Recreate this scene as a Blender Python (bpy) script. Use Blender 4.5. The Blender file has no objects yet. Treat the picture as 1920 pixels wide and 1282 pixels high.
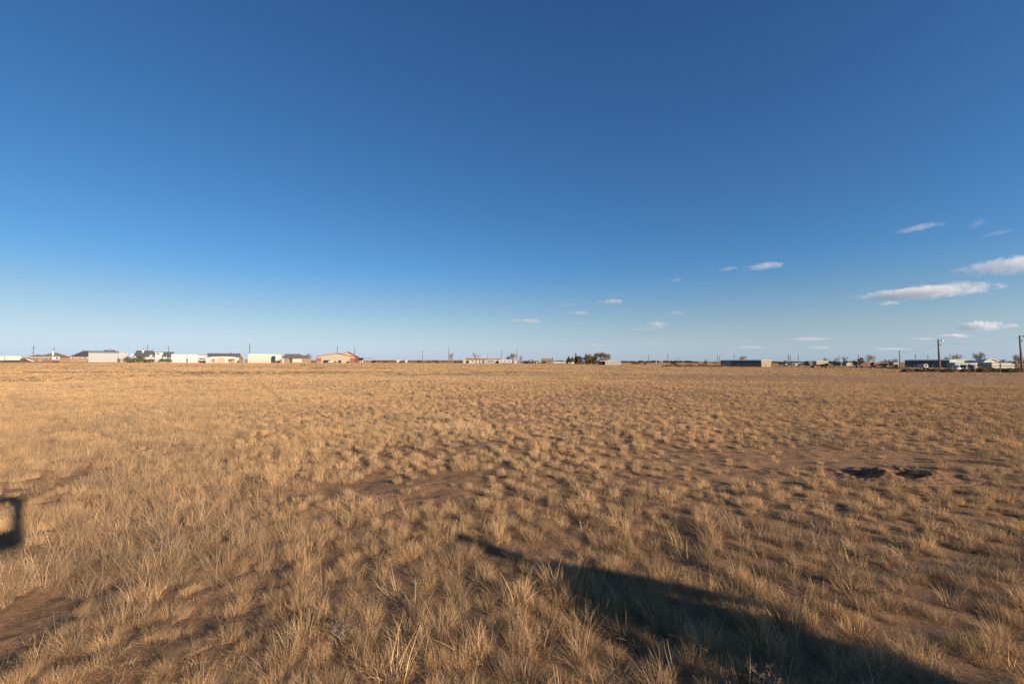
import bpy, bmesh, math, random
import numpy as np
from mathutils import Vector, Matrix, Euler

random.seed(7)
rng = np.random.default_rng(7)
S = bpy.context.scene
COL = S.collection
R = math.radians

# ---------------------------------------------------------------- camera
CAM_H = 1.7
FOC = 853.0                      # focal length in pixels of a 1920 px wide frame (16 mm lens)
PITCH = math.atan(35.0 / FOC)
ROLL = R(0.2)
cam_d = bpy.data.cameras.new('camera')
cam_d.lens = 16.0
cam_d.sensor_width = 36.0
cam_d.clip_start = 0.05
cam_d.clip_end = 120000.0
cam = bpy.data.objects.new('camera', cam_d)
COL.objects.link(cam)
CM = Matrix.Rotation(math.pi / 2 + PITCH, 3, 'X') @ Matrix.Rotation(ROLL, 3, 'Z')
cam.matrix_world = Matrix.Translation((0, 0, CAM_H)) @ CM.to_4x4()
S.camera = cam

# ---------------------------------------------------------------- sky, sun, exposure
SUN_AZ = 132.0                   # degrees clockwise from the view direction (+Y): behind and to the right
SUN_EL = 13.0
w = bpy.data.worlds.new('World')
S.world = w
w.use_nodes = True
nt = w.node_tree
nt.nodes.clear()
out = nt.nodes.new('ShaderNodeOutputWorld')
bg = nt.nodes.new('ShaderNodeBackground')
sky = nt.nodes.new('ShaderNodeTexSky')
sky.sky_type = 'NISHITA'
sky.sun_disc = False
sky.sun_elevation = R(SUN_EL)
sky.sun_rotation = R(SUN_AZ)
sky.altitude = 900
sky.air_density = 1.0
sky.dust_density = 0.35
sky.ozone_density = 2.2
# the photograph's deep, clean blue: more saturated overhead, and a pale blue-grey (not yellow) band of air at the horizon,
# the same all the way round
hs = nt.nodes.new('ShaderNodeHueSaturation')
hs.inputs['Saturation'].default_value = 1.15
nt.links.new(sky.outputs[0], hs.inputs['Color'])
mt = nt.nodes.new('ShaderNodeMixRGB'); mt.blend_type = 'MULTIPLY'; mt.inputs[0].default_value = 1.0
mt.inputs[2].default_value = (0.66, 0.915, 1.14, 1)
nt.links.new(hs.outputs[0], mt.inputs[1])
lum = nt.nodes.new('ShaderNodeRGBToBW')
nt.links.new(sky.outputs[0], lum.inputs[0])
hz = nt.nodes.new('ShaderNodeMixRGB'); hz.blend_type = 'MULTIPLY'; hz.inputs[0].default_value = 1.0
hz.inputs[2].default_value = (0.74, 0.90, 1.08, 1)
nt.links.new(lum.outputs[0], hz.inputs[1])
wtc = nt.nodes.new('ShaderNodeTexCoord')
sx = nt.nodes.new('ShaderNodeSeparateXYZ')
nt.links.new(wtc.outputs['Generated'], sx.inputs[0])
mr = nt.nodes.new('ShaderNodeMapRange'); mr.interpolation_type = 'SMOOTHSTEP'
mr.inputs['From Min'].default_value = -0.02; mr.inputs['From Max'].default_value = 0.21
mr.inputs['To Min'].default_value = 1.0; mr.inputs['To Max'].default_value = 0.0
nt.links.new(sx.outputs['Z'], mr.inputs['Value'])
mh = nt.nodes.new('ShaderNodeMixRGB')
nt.links.new(mr.outputs[0], mh.inputs[0])
nt.links.new(mt.outputs[0], mh.inputs[1]); nt.links.new(hz.outputs[0], mh.inputs[2])
# the whole sky a little more even: a gentle cosine between the sun's side and the far side
az_v = nt.nodes.new('ShaderNodeVectorMath'); az_v.operation = 'DOT_PRODUCT'
az_v.inputs[1].default_value = (-math.sin(R(SUN_AZ)), -math.cos(R(SUN_AZ)), 0)
nt.links.new(wtc.outputs['Generated'], az_v.inputs[0])
az_m = nt.nodes.new('ShaderNodeMath'); az_m.operation = 'MULTIPLY_ADD'
az_m.inputs[1].default_value = -0.24; az_m.inputs[2].default_value = 1.0
nt.links.new(az_v.outputs['Value'], az_m.inputs[0])
ev = nt.nodes.new('ShaderNodeMixRGB'); ev.blend_type = 'MULTIPLY'; ev.inputs[0].default_value = 1.0
nt.links.new(mh.outputs[0], ev.inputs[1]); nt.links.new(az_m.outputs[0], ev.inputs[2])
nt.links.new(ev.outputs[0], bg.inputs['Color'])
bg.inputs['Strength'].default_value = 0.069
nt.links.new(bg.outputs[0], out.inputs['Surface'])

sd = bpy.data.lights.new('sun', 'SUN')
sd.energy = 5.0
sd.angle = R(0.53)
sd.color = (1.0, 0.85, 0.68)
sun = bpy.data.objects.new('sun', sd)
COL.objects.link(sun)
to_sun = Vector((math.sin(R(SUN_AZ)) * math.cos(R(SUN_EL)), math.cos(R(SUN_AZ)) * math.cos(R(SUN_EL)), math.sin(R(SUN_EL))))
sun.rotation_euler = to_sun.to_track_quat('Z', 'Y').to_euler()
sun.location = (40, -40, 30)

S.render.engine = 'CYCLES'
S.view_settings.view_transform = 'Standard'
S.view_settings.look = 'None'
S.view_settings.exposure = 0.92
S.view_settings.gamma = 1.0
S.view_settings.use_curve_mapping = False
S.cycles.use_denoising = True
S.cycles.denoiser = 'OPENIMAGEDENOISE'
S.cycles.denoising_input_passes = 'RGB_ALBEDO_NORMAL'
S.cycles.denoising_prefilter = 'NONE'
S.cycles.max_bounces = 5
S.cycles.diffuse_bounces = 3
S.cycles.volume_bounces = 5
S.cycles.transparent_max_bounces = 6


# ---------------------------------------------------------------- picture <-> place
def ray(px, py):
    d = CM @ Vector(((px - 960) / FOC, -(py - 641) / FOC, -1.0))
    return d


def P(px, py, Y):
    d = ray(px, py)
    t = Y / d.y
    return Vector((d.x * t, Y, CAM_H + d.z * t))


def G(px, py, z=0.0):
    d = ray(px, py)
    t = (z - CAM_H) / d.z
    return Vector((d.x * t, d.y * t, z))


def tag(o, label=None, cat=None, group=None, kind=None):
    if label: o['label'] = label
    if cat: o['category'] = cat
    if group: o['group'] = group
    if kind: o['kind'] = kind
    return o


# ---------------------------------------------------------------- materials
MATS = {}


def mat(name, col, rough=0.8, var=0.12, scale=3.0, metal=0.0, bump=0.0, emis=None, spec=0.3):
    if name in MATS:
        return MATS[name]
    m = bpy.data.materials.new(name)
    m.use_nodes = True
    n = m.node_tree
    b = n.nodes['Principled BSDF']
    b.inputs['Roughness'].default_value = rough
    b.inputs['Metallic'].default_value = metal
    b.inputs['Specular IOR Level'].default_value = spec
    tc = n.nodes.new('ShaderNodeTexCoord')
    no = n.nodes.new('ShaderNodeTexNoise')
    no.inputs['Scale'].default_value = scale
    no.inputs['Detail'].default_value = 5
    no.inputs['Roughness'].default_value = 0.65
    n.links.new(tc.outputs['Object'], no.inputs['Vector'])
    cr = n.nodes.new('ShaderNodeValToRGB')
    cr.color_ramp.elements[0].position = 0.3
    cr.color_ramp.elements[1].position = 0.7
    lo = [max(0, c * (1 - var)) for c in col]
    hi = [min(1, c * (1 + var)) for c in col]
    cr.color_ramp.elements[0].color = (*lo, 1)
    cr.color_ramp.elements[1].color = (*hi, 1)
    n.links.new(no.outputs['Fac'], cr.inputs['Fac'])
    n.links.new(cr.outputs['Color'], b.inputs['Base Color'])
    if bump:
        bp = n.nodes.new('ShaderNodeBump')
        bp.inputs['Strength'].default_value = bump
        n.links.new(no.outputs['Fac'], bp.inputs['Height'])
        n.links.new(bp.outputs['Normal'], b.inputs['Normal'])
    MATS[name] = m
    return m


def foliage_mat(name, c1, c2, transl=0.25):
    if name in MATS:
        return MATS[name]
    m = bpy.data.materials.new(name)
    m.use_nodes = True
    n = m.node_tree
    n.nodes.clear()
    o = n.nodes.new('ShaderNodeOutputMaterial')
    at = n.nodes.new('ShaderNodeAttribute'); at.attribute_name = 'tint'
    mx = n.nodes.new('ShaderNodeMixRGB')
    mx.inputs[1].default_value = (*c1, 1); mx.inputs[2].default_value = (*c2, 1)
    n.links.new(at.outputs['Fac'], mx.inputs[0])
    d = n.nodes.new('ShaderNodeBsdfDiffuse')
    t = n.nodes.new('ShaderNodeBsdfTranslucent')
    ms = n.nodes.new('ShaderNodeMixShader'); ms.inputs[0].default_value = transl
    n.links.new(mx.outputs[0], d.inputs[0]); n.links.new(mx.outputs[0], t.inputs[0])
    n.links.new(d.outputs[0], ms.inputs[1]); n.links.new(t.outputs[0], ms.inputs[2])
    n.links.new(ms.outputs[0], o.inputs[0])
    MATS[name] = m
    return m


M_WHITE = mat('white_painted_metal', (0.37, 0.352, 0.33), 0.55, 0.06)
M_CREAM = mat('cream_siding', (0.35, 0.325, 0.265), 0.6, 0.08)
M_PALEGREY = mat('pale_grey_metal', (0.25, 0.235, 0.22), 0.55, 0.06)
M_TAN = mat('tan_metal_siding', (0.34, 0.26, 0.165), 0.6, 0.06)
M_TANDOOR = mat('tan_door', (0.36, 0.23, 0.13), 0.7, 0.08)
M_BRICK = mat('red_brown_brick', (0.15, 0.075, 0.055), 0.9, 0.25, 2.0)
M_BRICKTAN = mat('tan_brick', (0.22, 0.14, 0.10), 0.9, 0.2, 2.0)
M_SHINGLE = mat('dark_grey_shingle', (0.055, 0.055, 0.065), 0.9, 0.25, 1.5)
M_SHINGLEBR = mat('brown_shingle', (0.17, 0.125, 0.095), 0.9, 0.25, 1.5)
M_SHINGLEGR = mat('grey_brown_shingle', (0.13, 0.115, 0.11), 0.9, 0.25, 1.5)
M_REDROOF = mat('red_metal_roof', (0.19, 0.055, 0.045), 0.6, 0.1)
M_REDDOOR = mat('dark_red_metal', (0.22, 0.07, 0.05), 0.6, 0.12)
M_WOODFENCE = mat('orange_brown_cedar', (0.21, 0.118, 0.068), 0.85, 0.2, 1.5)
M_DARK = mat('dark_interior', (0.025, 0.022, 0.02), 0.9, 0.2)
M_GLASS = mat('window_glass', (0.05, 0.06, 0.07), 0.1, 0.1, spec=0.6)
M_BLUE = mat('blue_grey_metal', (0.14, 0.133, 0.135), 0.7, 0.12)
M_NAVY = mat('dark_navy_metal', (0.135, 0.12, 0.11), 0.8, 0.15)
M_ROOFMETAL = mat('galvanised_roof', (0.66, 0.63, 0.57), 0.8, 0.08)
M_POLE = mat('weathered_pole_wood', (0.115, 0.09, 0.07), 0.9, 0.25, 4.0)
M_STEEL = mat('rusty_steel_pipe', (0.09, 0.065, 0.05), 0.7, 0.3, 6.0, metal=0.3)
M_PALESTEEL = mat('pale_pipe', (0.24, 0.215, 0.19), 0.6, 0.15, 6.0)
M_WIRE = mat('wire_metal', (0.16, 0.16, 0.16), 0.6, 0.1)
M_BARK = mat('grey_bark', (0.16, 0.125, 0.10), 0.9, 0.25, 5.0)
M_RUBBER = mat('tyre_rubber', (0.02, 0.02, 0.02), 0.9, 0.2)
M_WHITEP = mat('white_car_paint', (0.80, 0.80, 0.79), 0.25, 0.02, spec=0.5)
M_RUSTBR = mat('rusty_machinery', (0.13, 0.07, 0.05), 0.8, 0.4)
M_PALESOIL = mat('pale_sandy_soil', (0.40, 0.27, 0.17), 0.95, 0.12, 2.0)
M_GREYTRIM = mat('grey_trim', (0.28, 0.26, 0.25), 0.6, 0.1)
M_LAMP = mat('lamp_glass', (0.85, 0.86, 0.86), 0.15, 0.02, spec=0.6)
M_EVER = foliage_mat('dark_evergreen', (0.018, 0.028, 0.012), (0.06, 0.075, 0.03))
M_GREEN = foliage_mat('green_shrub', (0.05, 0.075, 0.02), (0.15, 0.17, 0.055))
M_TWIG = foliage_mat('brown_twigs', (0.10, 0.07, 0.05), (0.24, 0.16, 0.11), 0.1)
M_OLIVE = foliage_mat('olive_scrub', (0.05, 0.05, 0.025), (0.15, 0.13, 0.07))
M_REDWEED = foliage_mat('rust_weeds', (0.20, 0.085, 0.035), (0.38, 0.19, 0.09))
M_YUCCA = foliage_mat('yucca_green', (0.07, 0.10, 0.03), (0.19, 0.22, 0.08))
M_FARTREE = foliage_mat('far_tree_green', (0.03, 0.04, 0.03), (0.07, 0.08, 0.055))


# ---------------------------------------------------------------- mesh helpers
class MB:
    def __init__(self):
        self.v = []; self.f = []

    def poly(self, pts, faces):
        b = len(self.v)
        self.v += [tuple(p) for p in pts]
        self.f += [tuple(i + b for i in f) for f in faces]
        return self

    def box(self, x0, x1, y0, y1, z0, z1):
        return self.poly([(x0, y0, z0), (x1, y0, z0), (x1, y1, z0), (x0, y1, z0), (x0, y0, z1), (x1, y0, z1), (x1, y1, z1), (x0, y1, z1)],
                         [(0, 3, 2, 1), (4, 5, 6, 7), (0, 1, 5, 4), (1, 2, 6, 5), (2, 3, 7, 6), (3, 0, 4, 7)])

    def prism_y(self, prof, y0, y1):      # closed outline in x,z extruded along y
        n = len(prof)
        pts = [(x, y0, z) for x, z in prof] + [(x, y1, z) for x, z in prof]
        fs = [tuple(range(n)), tuple(range(2 * n - 1, n - 1, -1))]
        fs += [(i, i + n, (i + 1) % n + n, (i + 1) % n) for i in range(n)]
        return self.poly(pts, fs)

    def tube(self, pts, rad, n=6, cap=True):
        rings = []
        b = len(self.v)
        pts = [Vector(p) for p in pts]
        for i, p in enumerate(pts):
            d = (pts[min(i + 1, len(pts) - 1)] - pts[max(i - 1, 0)]).normalized()
            a = d.orthogonal().normalized() if i == 0 else (a - a.dot(d) * d).normalized()
            c = d.cross(a)
            r = rad[i] if isinstance(rad, (list, tuple)) else rad
            for k in range(n):
                t = 2 * math.pi * k / n
                self.v.append(tuple(p + a * math.cos(t) * r + c * math.sin(t) * r))
        for i in range(len(pts) - 1):
            for k in range(n):
                q = b + i * n
                self.f.append((q + k, q + (k + 1) % n, q + n + (k + 1) % n, q + n + k))
        if cap:
            self.f.append(tuple(b + n - 1 - k for k in range(n)))
            self.f.append(tuple(b + (len(pts) - 1) * n + k for k in range(n)))
        return self

    def ball(self, c, rx, ry, rz, nu=10, nv=7):
        b = len(self.v)
        for j in range(nv + 1):
            ph = math.pi * j / nv
            for i in range(nu):
                th = 2 * math.pi * i / nu
                self.v.append((c[0] + rx * math.sin(ph) * math.cos(th), c[1] + ry * math.sin(ph) * math.sin(th), c[2] + rz * math.cos(ph)))
        for j in range(nv):
            for i in range(nu):
                self.f.append((b + j * nu + i, b + (j + 1) * nu + i, b + (j + 1) * nu + (i + 1) % nu, b + j * nu + (i + 1) % nu))
        return self

    def build(self, name, m, parent=None, smooth=False):
        me = bpy.data.meshes.new(name)
        me.from_pydata(self.v, [], self.f)
        me.update()
        if smooth:
            me.polygons.foreach_set('use_smooth', [True] * len(me.polygons))
        me.materials.append(m)
        o = bpy.data.objects.new(name, me)
        COL.objects.link(o)
        if parent: o.parent = parent
        return o


def empty(name, loc, rz=0.0):
    o = bpy.data.objects.new(name, None)
    COL.objects.link(o)
    o.location = loc
    o.rotation_euler = (0, 0, rz)
    o.empty_display_size = 0.3
    return o


def copy_tree(o, parent=None):
    c = o.copy(); COL.objects.link(c); c.parent = parent
    for ch in list(o.children):
        copy_tree(ch, c)
    return c


def raw_mesh(name, verts, faces, m, smooth=False, tint=None, parent=None, link=True):
    me = bpy.data.meshes.new(name)
    me.vertices.add(len(verts))
    me.vertices.foreach_set('co', np.asarray(verts, dtype=np.float32).ravel())
    k = faces.shape[1]
    me.loops.add(len(faces) * k)
    me.loops.foreach_set('vertex_index', faces.astype(np.int32).ravel())
    me.polygons.add(len(faces))
    me.polygons.foreach_set('loop_start', np.arange(0, len(faces) * k, k, dtype=np.int32))
    me.update(calc_edges=True)
    if smooth:
        me.polygons.foreach_set('use_smooth', [True] * len(faces))
    if tint is not None:
        a = me.attributes.new('tint', 'FLOAT', 'POINT')
        a.data.foreach_set('value', np.asarray(tint, dtype=np.float32))
    me.materials.append(m)
    o = bpy.data.objects.new(name, me)
    if link: COL.objects.link(o)
    if parent: o.parent = parent
    return o


# value noise for terrain and density
def vnoise(x, y, scale, seed):
    x = np.asarray(x, dtype=float) / scale; y = np.asarray(y, dtype=float) / scale
    xi = np.floor(x).astype(np.int64); yi = np.floor(y).astype(np.int64)
    xf = x - xi; yf = y - yi
    u = xf * xf * (3 - 2 * xf); v = yf * yf * (3 - 2 * yf)

    def h(a, b):
        n = (a * 374761393 + b * 668265263 + seed * 1442695041) & 0x7fffffff
        n = ((n ^ (n >> 13)) * 1274126177) & 0x7fffffff
        n = n ^ (n >> 16)
        return (n & 0xffff) / 65535.0
    return (h(xi, yi) * (1 - u) + h(xi + 1, yi) * u) * (1 - v) + (h(xi, yi + 1) * (1 - u) + h(xi + 1, yi + 1) * u) * v


def sstep(a, b, x):
    t = np.clip((x - a) / (b - a), 0, 1)
    return t * t * (3 - 2 * t)


# ---------------------------------------------------------------- terrain shape
BUR = G(1682, 893)                               # the dug-out burrow
TRACK = np.array([(-3.1, -3), (-3.1, 3.0), (-3.4, 4.4), (-3.1, 5.4), (-1.9, 6.3), (0, 6.7), (2, 7.0), (3.7, 7.3), (5.6, 8.3), (8.5, 9.3)])


def seg_dist(x, y, pts):
    best = np.full(np.shape(x), 1e9); along = np.zeros(np.shape(x)); acc = 0
    for (ax, ay), (bx, by) in zip(pts[:-1], pts[1:]):
        dx, dy = bx - ax, by - ay; L = math.hypot(dx, dy)
        t = np.clip(((x - ax) * dx + (y - ay) * dy) / (L * L), 0, 1)
        d = np.hypot(x - ax - t * dx, y - ay - t * dy)
        along = np.where(d < best, acc + t * L, along)
        best = np.minimum(d, best); acc += L
    return best, along


def burrow_h(x, y):
    """height of the thrown-up soil and the hole, in metres over the plain"""
    u = x - BUR.x; v = y - BUR.y
    n = vnoise(x, y, 0.16, 5) - 0.5
    n2 = vnoise(x, y, 0.05, 6) - 0.5
    r = np.hypot(u / 1.0, v / 0.5)
    h = 0.06 * np.exp(-(r / 0.75) ** 3) + 0.05 * np.exp(-(((u - 0.4) / 0.4) ** 2 + ((v + 0.2) / 0.2) ** 2))
    h += 0.075 * np.exp(-(((u + 0.24) / 0.16) ** 2 + ((v - 0.02) / 0.22) ** 2))
    h += (n * 0.035 + n2 * 0.025) * np.exp(-(r / 0.95) ** 4)
    for cx, cy, rx, ry, dep in ((0.10, -0.0, 0.22, 0.20, 0.42), (-0.5, 0.0, 0.15, 0.15, 0.16), (-0.42, 0.2, 0.2, 0.09, 0.12), (0.72, -0.14, 0.12, 0.10, 0.2)):
        q = ((u - cx) / rx) ** 2 + ((v - cy) / ry) ** 2
        h -= dep * np.exp(-q ** 1.5)
    return h, r


def ground_z(x, y):
    x = np.asarray(x, dtype=float); y = np.asarray(y, dtype=float)
    d = np.hypot(x, y)
    near = 1 - sstep(25, 70, d)
    z = (vnoise(x, y, 1.1, 1) - 0.5) * 0.045 * near + (vnoise(x, y, 0.33, 2) - 0.5) * 0.035 * near
    z += (vnoise(x, y, 0.11, 3) - 0.5) * 0.018 * (1 - sstep(8, 18, d))
    z += (vnoise(x, y, 9, 4) - 0.5) * 0.16 * sstep(6, 20, d) * (1 - sstep(90, 160, d))
    td, al = seg_dist(x, y, TRACK)
    tr = (1 - sstep(0.18, 0.26, td)) * (0.016 - 0.015 * sstep(5.6, 7.0, al))
    z -= tr
    z += 0.006 * np.exp(-((td - 0.29) / 0.06) ** 2) * (1 - sstep(5.6, 7.0, al))
    lug = np.sin(al * 2 * math.pi / 0.11) * np.sin(td * 40)
    z += 0.006 * lug * (1 - sstep(0.15, 0.25, td)) * (1 - sstep(5, 8, al))
    # low long rises of thrown soil far out
    return z


def ground_full(x, y):
    z = ground_z(x, y)
    h, r = burrow_h(np.asarray(x, dtype=float), np.asarray(y, dtype=float))
    return z + h * (1 - sstep(1.25, 1.5, r))


# bare-soil mask shared by the ground sheet and the grass: 0 = thick grass, 1 = bare soil
def bare_mask(x, y):
    x = np.asarray(x, dtype=float); y = np.asarray(y, dtype=float)
    d = np.hypot(x, y)
    td, al = seg_dist(x, y, TRACK)
    wob = (vnoise(x, y, 0.5, 11) - 0.5) * 0.25
    m = (1 - sstep(0.22, 0.38, td + wob * 0.6)) * (1 - 0.78 * sstep(6.1, 6.6, al))
    m2 = (1 - sstep(0.2, 0.75, td + wob)) * (sstep(8.2, 9.2, al) * (1 - sstep(11, 12.8, al)) + 0.9 * sstep(14.6, 15.6, al) * (1 - sstep(17.5, 19, al))) * 0.72
    m = np.maximum(m, m2)
    u = (x - BUR.x); v = (y - BUR.y)
    m = np.maximum(m, 1 - sstep(0.85, 1.2, np.hypot(u / 1.05, v / 0.6) + wob))
    m = np.maximum(m, 0.8 * (1 - sstep(0.7, 1.3, np.hypot((u + 0.6) / 3.2, (v - 1.3) / 0.8) + wob)))
    for px, py, rx, ry, k in ((1420, 898, 1.0, 0.35, .8), (800, 935, 1.1, 0.3, .7), (820, 842, 1.6, .7, .5), (1500, 870, 1.2, .5, .8), (1250, 905, .8, .3, .6)):
        g = G(px, py)
        m = np.maximum(m, k * (1 - sstep(0.6, 1.2, np.hypot((x - g.x) / rx, (y - g.y) / ry) + wob)))
    # soil strips far out to the right, 35-60 m away
    a = x / np.maximum(y, 1)
    band = np.exp(-((y - 50 + 6 * a - 4 * vnoise(x, y, 14, 21)) / 9) ** 2) * sstep(-0.05, 0.5, a)
    m = np.maximum(m, 1.0 * np.minimum(1, 1.25 * band))
    blot = sstep(0.62, 0.8, vnoise(x, y, 5, 22)) * 0.45 * sstep(6, 14, d) * sstep(-0.4, 0.3, a)
    m = np.maximum(m, blot)
    st_ = sstep(0.55, 0.8, vnoise(x * 0.16, y, 7, 24) * .7 + vnoise(x * 0.3, y, 2.6, 25) * .3) * sstep(24, 45, d) * 0.7
    m = np.maximum(m, st_)
    g = G(850, 747)
    m = np.maximum(m, 0.9 * (1 - sstep(0.5, 1.2, np.hypot((x - g.x) / 1.3, (y - g.y) / 0.9))))
    return m


def tall_mask(x, y):
    a = x / np.maximum(y, 0.5)
    d = np.hypot(x, y)
    n = vnoise(x, y, 2.5, 31) - 0.5
    left = sstep(-0.12, -0.85, a + n * 0.5) * sstep(3.6, 5.5, d) * (1 - sstep(22, 34, d))
    return left


# ---------------------------------------------------------------- ground sheet
ga = np.radians(np.concatenate([np.arange(-62, 62, 0.28), np.arange(62, 298, 4.0)]))
gr = np.concatenate([[0.4, 0.8, 1.2, 1.5], np.arange(1.8, 11.5, 0.035), 11.5 * 1.012 ** np.arange(0, 560)])
gr = gr[gr < 9500]
AA, RR = np.meshgrid(ga, gr)
GX = RR * np.sin(AA); GY = RR * np.cos(AA)
GZ = ground_z(GX, GY)
_h, _r = burrow_h(GX, GY)
GZ = GZ - 0.75 * (1 - sstep(0.95, 1.12, _r)) + 0.0
na = len(ga); nr = len(gr)
gv = np.stack([GX, GY, GZ], -1).reshape(-1, 3)
ii, jj = np.meshgrid(np.arange(nr - 1), np.arange(na), indexing='ij')
j2 = (jj + 1) % na
gf = np.stack([ii * na + jj, (ii + 1) * na + jj, (ii + 1) * na + j2, ii * na + j2], -1).reshape(-1, 4)
gf = gf[:, ::-1]
m = bpy.data.materials.new('prairie_soil')
m.use_nodes = True
n = m.node_tree
b = n.nodes['Principled BSDF']
b.inputs['Roughness'].default_value = 0.95
b.inputs['Specular IOR Level'].default_value = 0.1
geo = n.nodes.new('ShaderNodeNewGeometry')


def noise(scale, detail=4, rough=0.6, vec=None, dist=0.0):
    q = n.nodes.new('ShaderNodeTexNoise')
    q.inputs['Scale'].default_value = scale
    q.inputs['Detail'].default_value = detail
    q.inputs['Roughness'].default_value = rough
    q.inputs['Distortion'].default_value = dist
    n.links.new(vec or geo.outputs['Position'], q.inputs['Vector'])
    return q


def ramp(src, p0, c0, p1, c1):
    q = n.nodes.new('ShaderNodeValToRGB')
    q.color_ramp.elements[0].position = p0; q.color_ramp.elements[0].color = (*c0, 1)
    q.color_ramp.elements[1].position = p1; q.color_ramp.elements[1].color = (*c1, 1)
    n.links.new(src, q.inputs[0])
    return q


def mixc(f, a, bb):
    q = n.nodes.new('ShaderNodeMixRGB')
    if hasattr(f, 'links') or not isinstance(f, float):
        n.links.new(f, q.inputs[0])
    else:
        q.inputs[0].default_value = f
    for k, s in ((1, a), (2, bb)):
        if isinstance(s, tuple):
            q.inputs[k].default_value = (*s, 1)
        else:
            n.links.new(s, q.inputs[k])
    return q.outputs[0]


n1 = noise(2.2); n2 = noise(34, 8, 0.75); n3 = noise(0.12, 5, 0.6); n4 = noise(140, 3, 0.7)
soil = ramp(n1.outputs[0], 0.3, (0.30, 0.14, 0.068), 0.7, (0.40, 0.20, 0.105))
litter = ramp(n2.outputs[0], 0.35, (0.32, 0.19, 0.10), 0.65, (0.52, 0.35, 0.19))
straw = ramp(n3.outputs[0], 0.3, (0.38, 0.25, 0.125), 0.72, (0.48, 0.335, 0.175))
bare_at = n.nodes.new('ShaderNodeAttribute'); bare_at.attribute_name = 'tint'
litter_f = ramp(n2.outputs[0], 0.42, (0, 0, 0), 0.58, (0.75, 0.75, 0.75))
base1 = mixc(litter_f.outputs[0], soil.outputs[0], litter.outputs[0])
# far out the tufts merge into a straw-coloured surface
fine = noise(0.9, 8, 0.75)
fine_r = ramp(fine.outputs[0], 0.35, (0.72, 0.70, 0.68), 0.62, (1.08, 1.06, 1.04))
mul = n.nodes.new('ShaderNodeMixRGB'); mul.blend_type = 'MULTIPLY'; mul.inputs[0].default_value = 1.0
n.links.new(straw.outputs[0], mul.inputs[1]); n.links.new(fine_r.outputs[0], mul.inputs[2])
base2 = mixc(bare_at.outputs['Fac'], mul.outputs[0], base1)
n.links.new(base2, b.inputs['Base Color'])
bp = n.nodes.new('ShaderNodeBump'); bp.inputs['Strength'].default_value = 1.0; bp.inputs['Distance'].default_value = 0.03
addn = n.nodes.new('ShaderNodeMath'); addn.operation = 'ADD'
n.links.new(n2.outputs[0], addn.inputs[0]); n.links.new(n4.outputs[0], addn.inputs[1])
n.links.new(addn.outputs[0], bp.inputs['Height'])
n.links.new(bp.outputs[0], b.inputs['Normal'])
dd = np.hypot(GX, GY)
bm_ = bare_mask(GX, GY)
soilness = np.maximum(bm_, 1 - 0.92 * sstep(14, 70, dd) - 0.0)
soilness = np.clip(soilness, 0, 1)
ground = raw_mesh('ground', gv, gf, m, True, soilness.ravel())
tag(ground, kind='structure')

# ---------------------------------------------------------------- the burrow with its thrown-up soil
bn = 150
bu, bv = np.meshgrid(np.linspace(-1.36, 1.36, bn * 2), np.linspace(-0.68, 0.68, bn))
BX = BUR.x + bu; BY = BUR.y + bv
bh, br_ = burrow_h(BX, BY)
BZ = ground_z(BX, BY) + bh * (1 - sstep(1.12, 1.25, br_)) + 0.006 - 0.30 * sstep(1.16, 1.36, br_)
bvv = np.stack([BX, BY, BZ], -1).reshape(-1, 3)
q = (np.arange(bn - 1)[:, None] * bn * 2 + np.arange(bn * 2 - 1)[None, :])
bf = np.stack([q, q + 1, q + 1 + bn * 2, q + bn * 2], -1).reshape(-1, 4)
M_CLOD = mat('fresh_red_soil', (0.21, 0.105, 0.05), 0.95, 0.35, 14.0, bump=0.6)
broot = empty('animal_burrow', (BUR.x, BUR.y, 0))
tag(broot, 'dug-out burrow with dark hole and reddish thrown-up soil in the grass', 'burrow')
bo = raw_mesh('mound', bvv - np.array([BUR.x, BUR.y, 0]), bf, M_CLOD, True, parent=broot)
gcl = np.random.default_rng(77)
cv, cf = [], []
oct_ = np.array([(1, 0, 0), (-1, 0, 0), (0, 1, 0), (0, -1, 0), (0, 0, 1), (0, 0, -1)], float)
of_ = np.array([(0, 2, 4), (2, 1, 4), (1, 3, 4), (3, 0, 4), (2, 0, 5), (1, 2, 5), (3, 1, 5), (0, 3, 5)])
for k in range(1800):
    an = gcl.uniform(0, 6.28); rr = gcl.random() ** .6 * 1.15
    x = math.cos(an) * rr * 1.0; y = math.sin(an) * rr * .5
    h_, _ = burrow_h(BUR.x + x, BUR.y + y)
    z_ = float(ground_z(BUR.x + x, BUR.y + y) + h_) if rr < 1.1 else float(ground_z(BUR.x + x, BUR.y + y))
    s_ = 0.004 + 0.012 * gcl.random() ** 4
    cv.append(oct_ * s_ * gcl.uniform(.6, 1.3, (6, 3)) + np.array([x, y, z_ + s_ * .3])); cf.append(of_ + 6 * k)
raw_mesh('soil_clods', np.concatenate(cv), np.concatenate(cf), M_CLOD, False, parent=broot)['kind'] = 'stuff'

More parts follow.
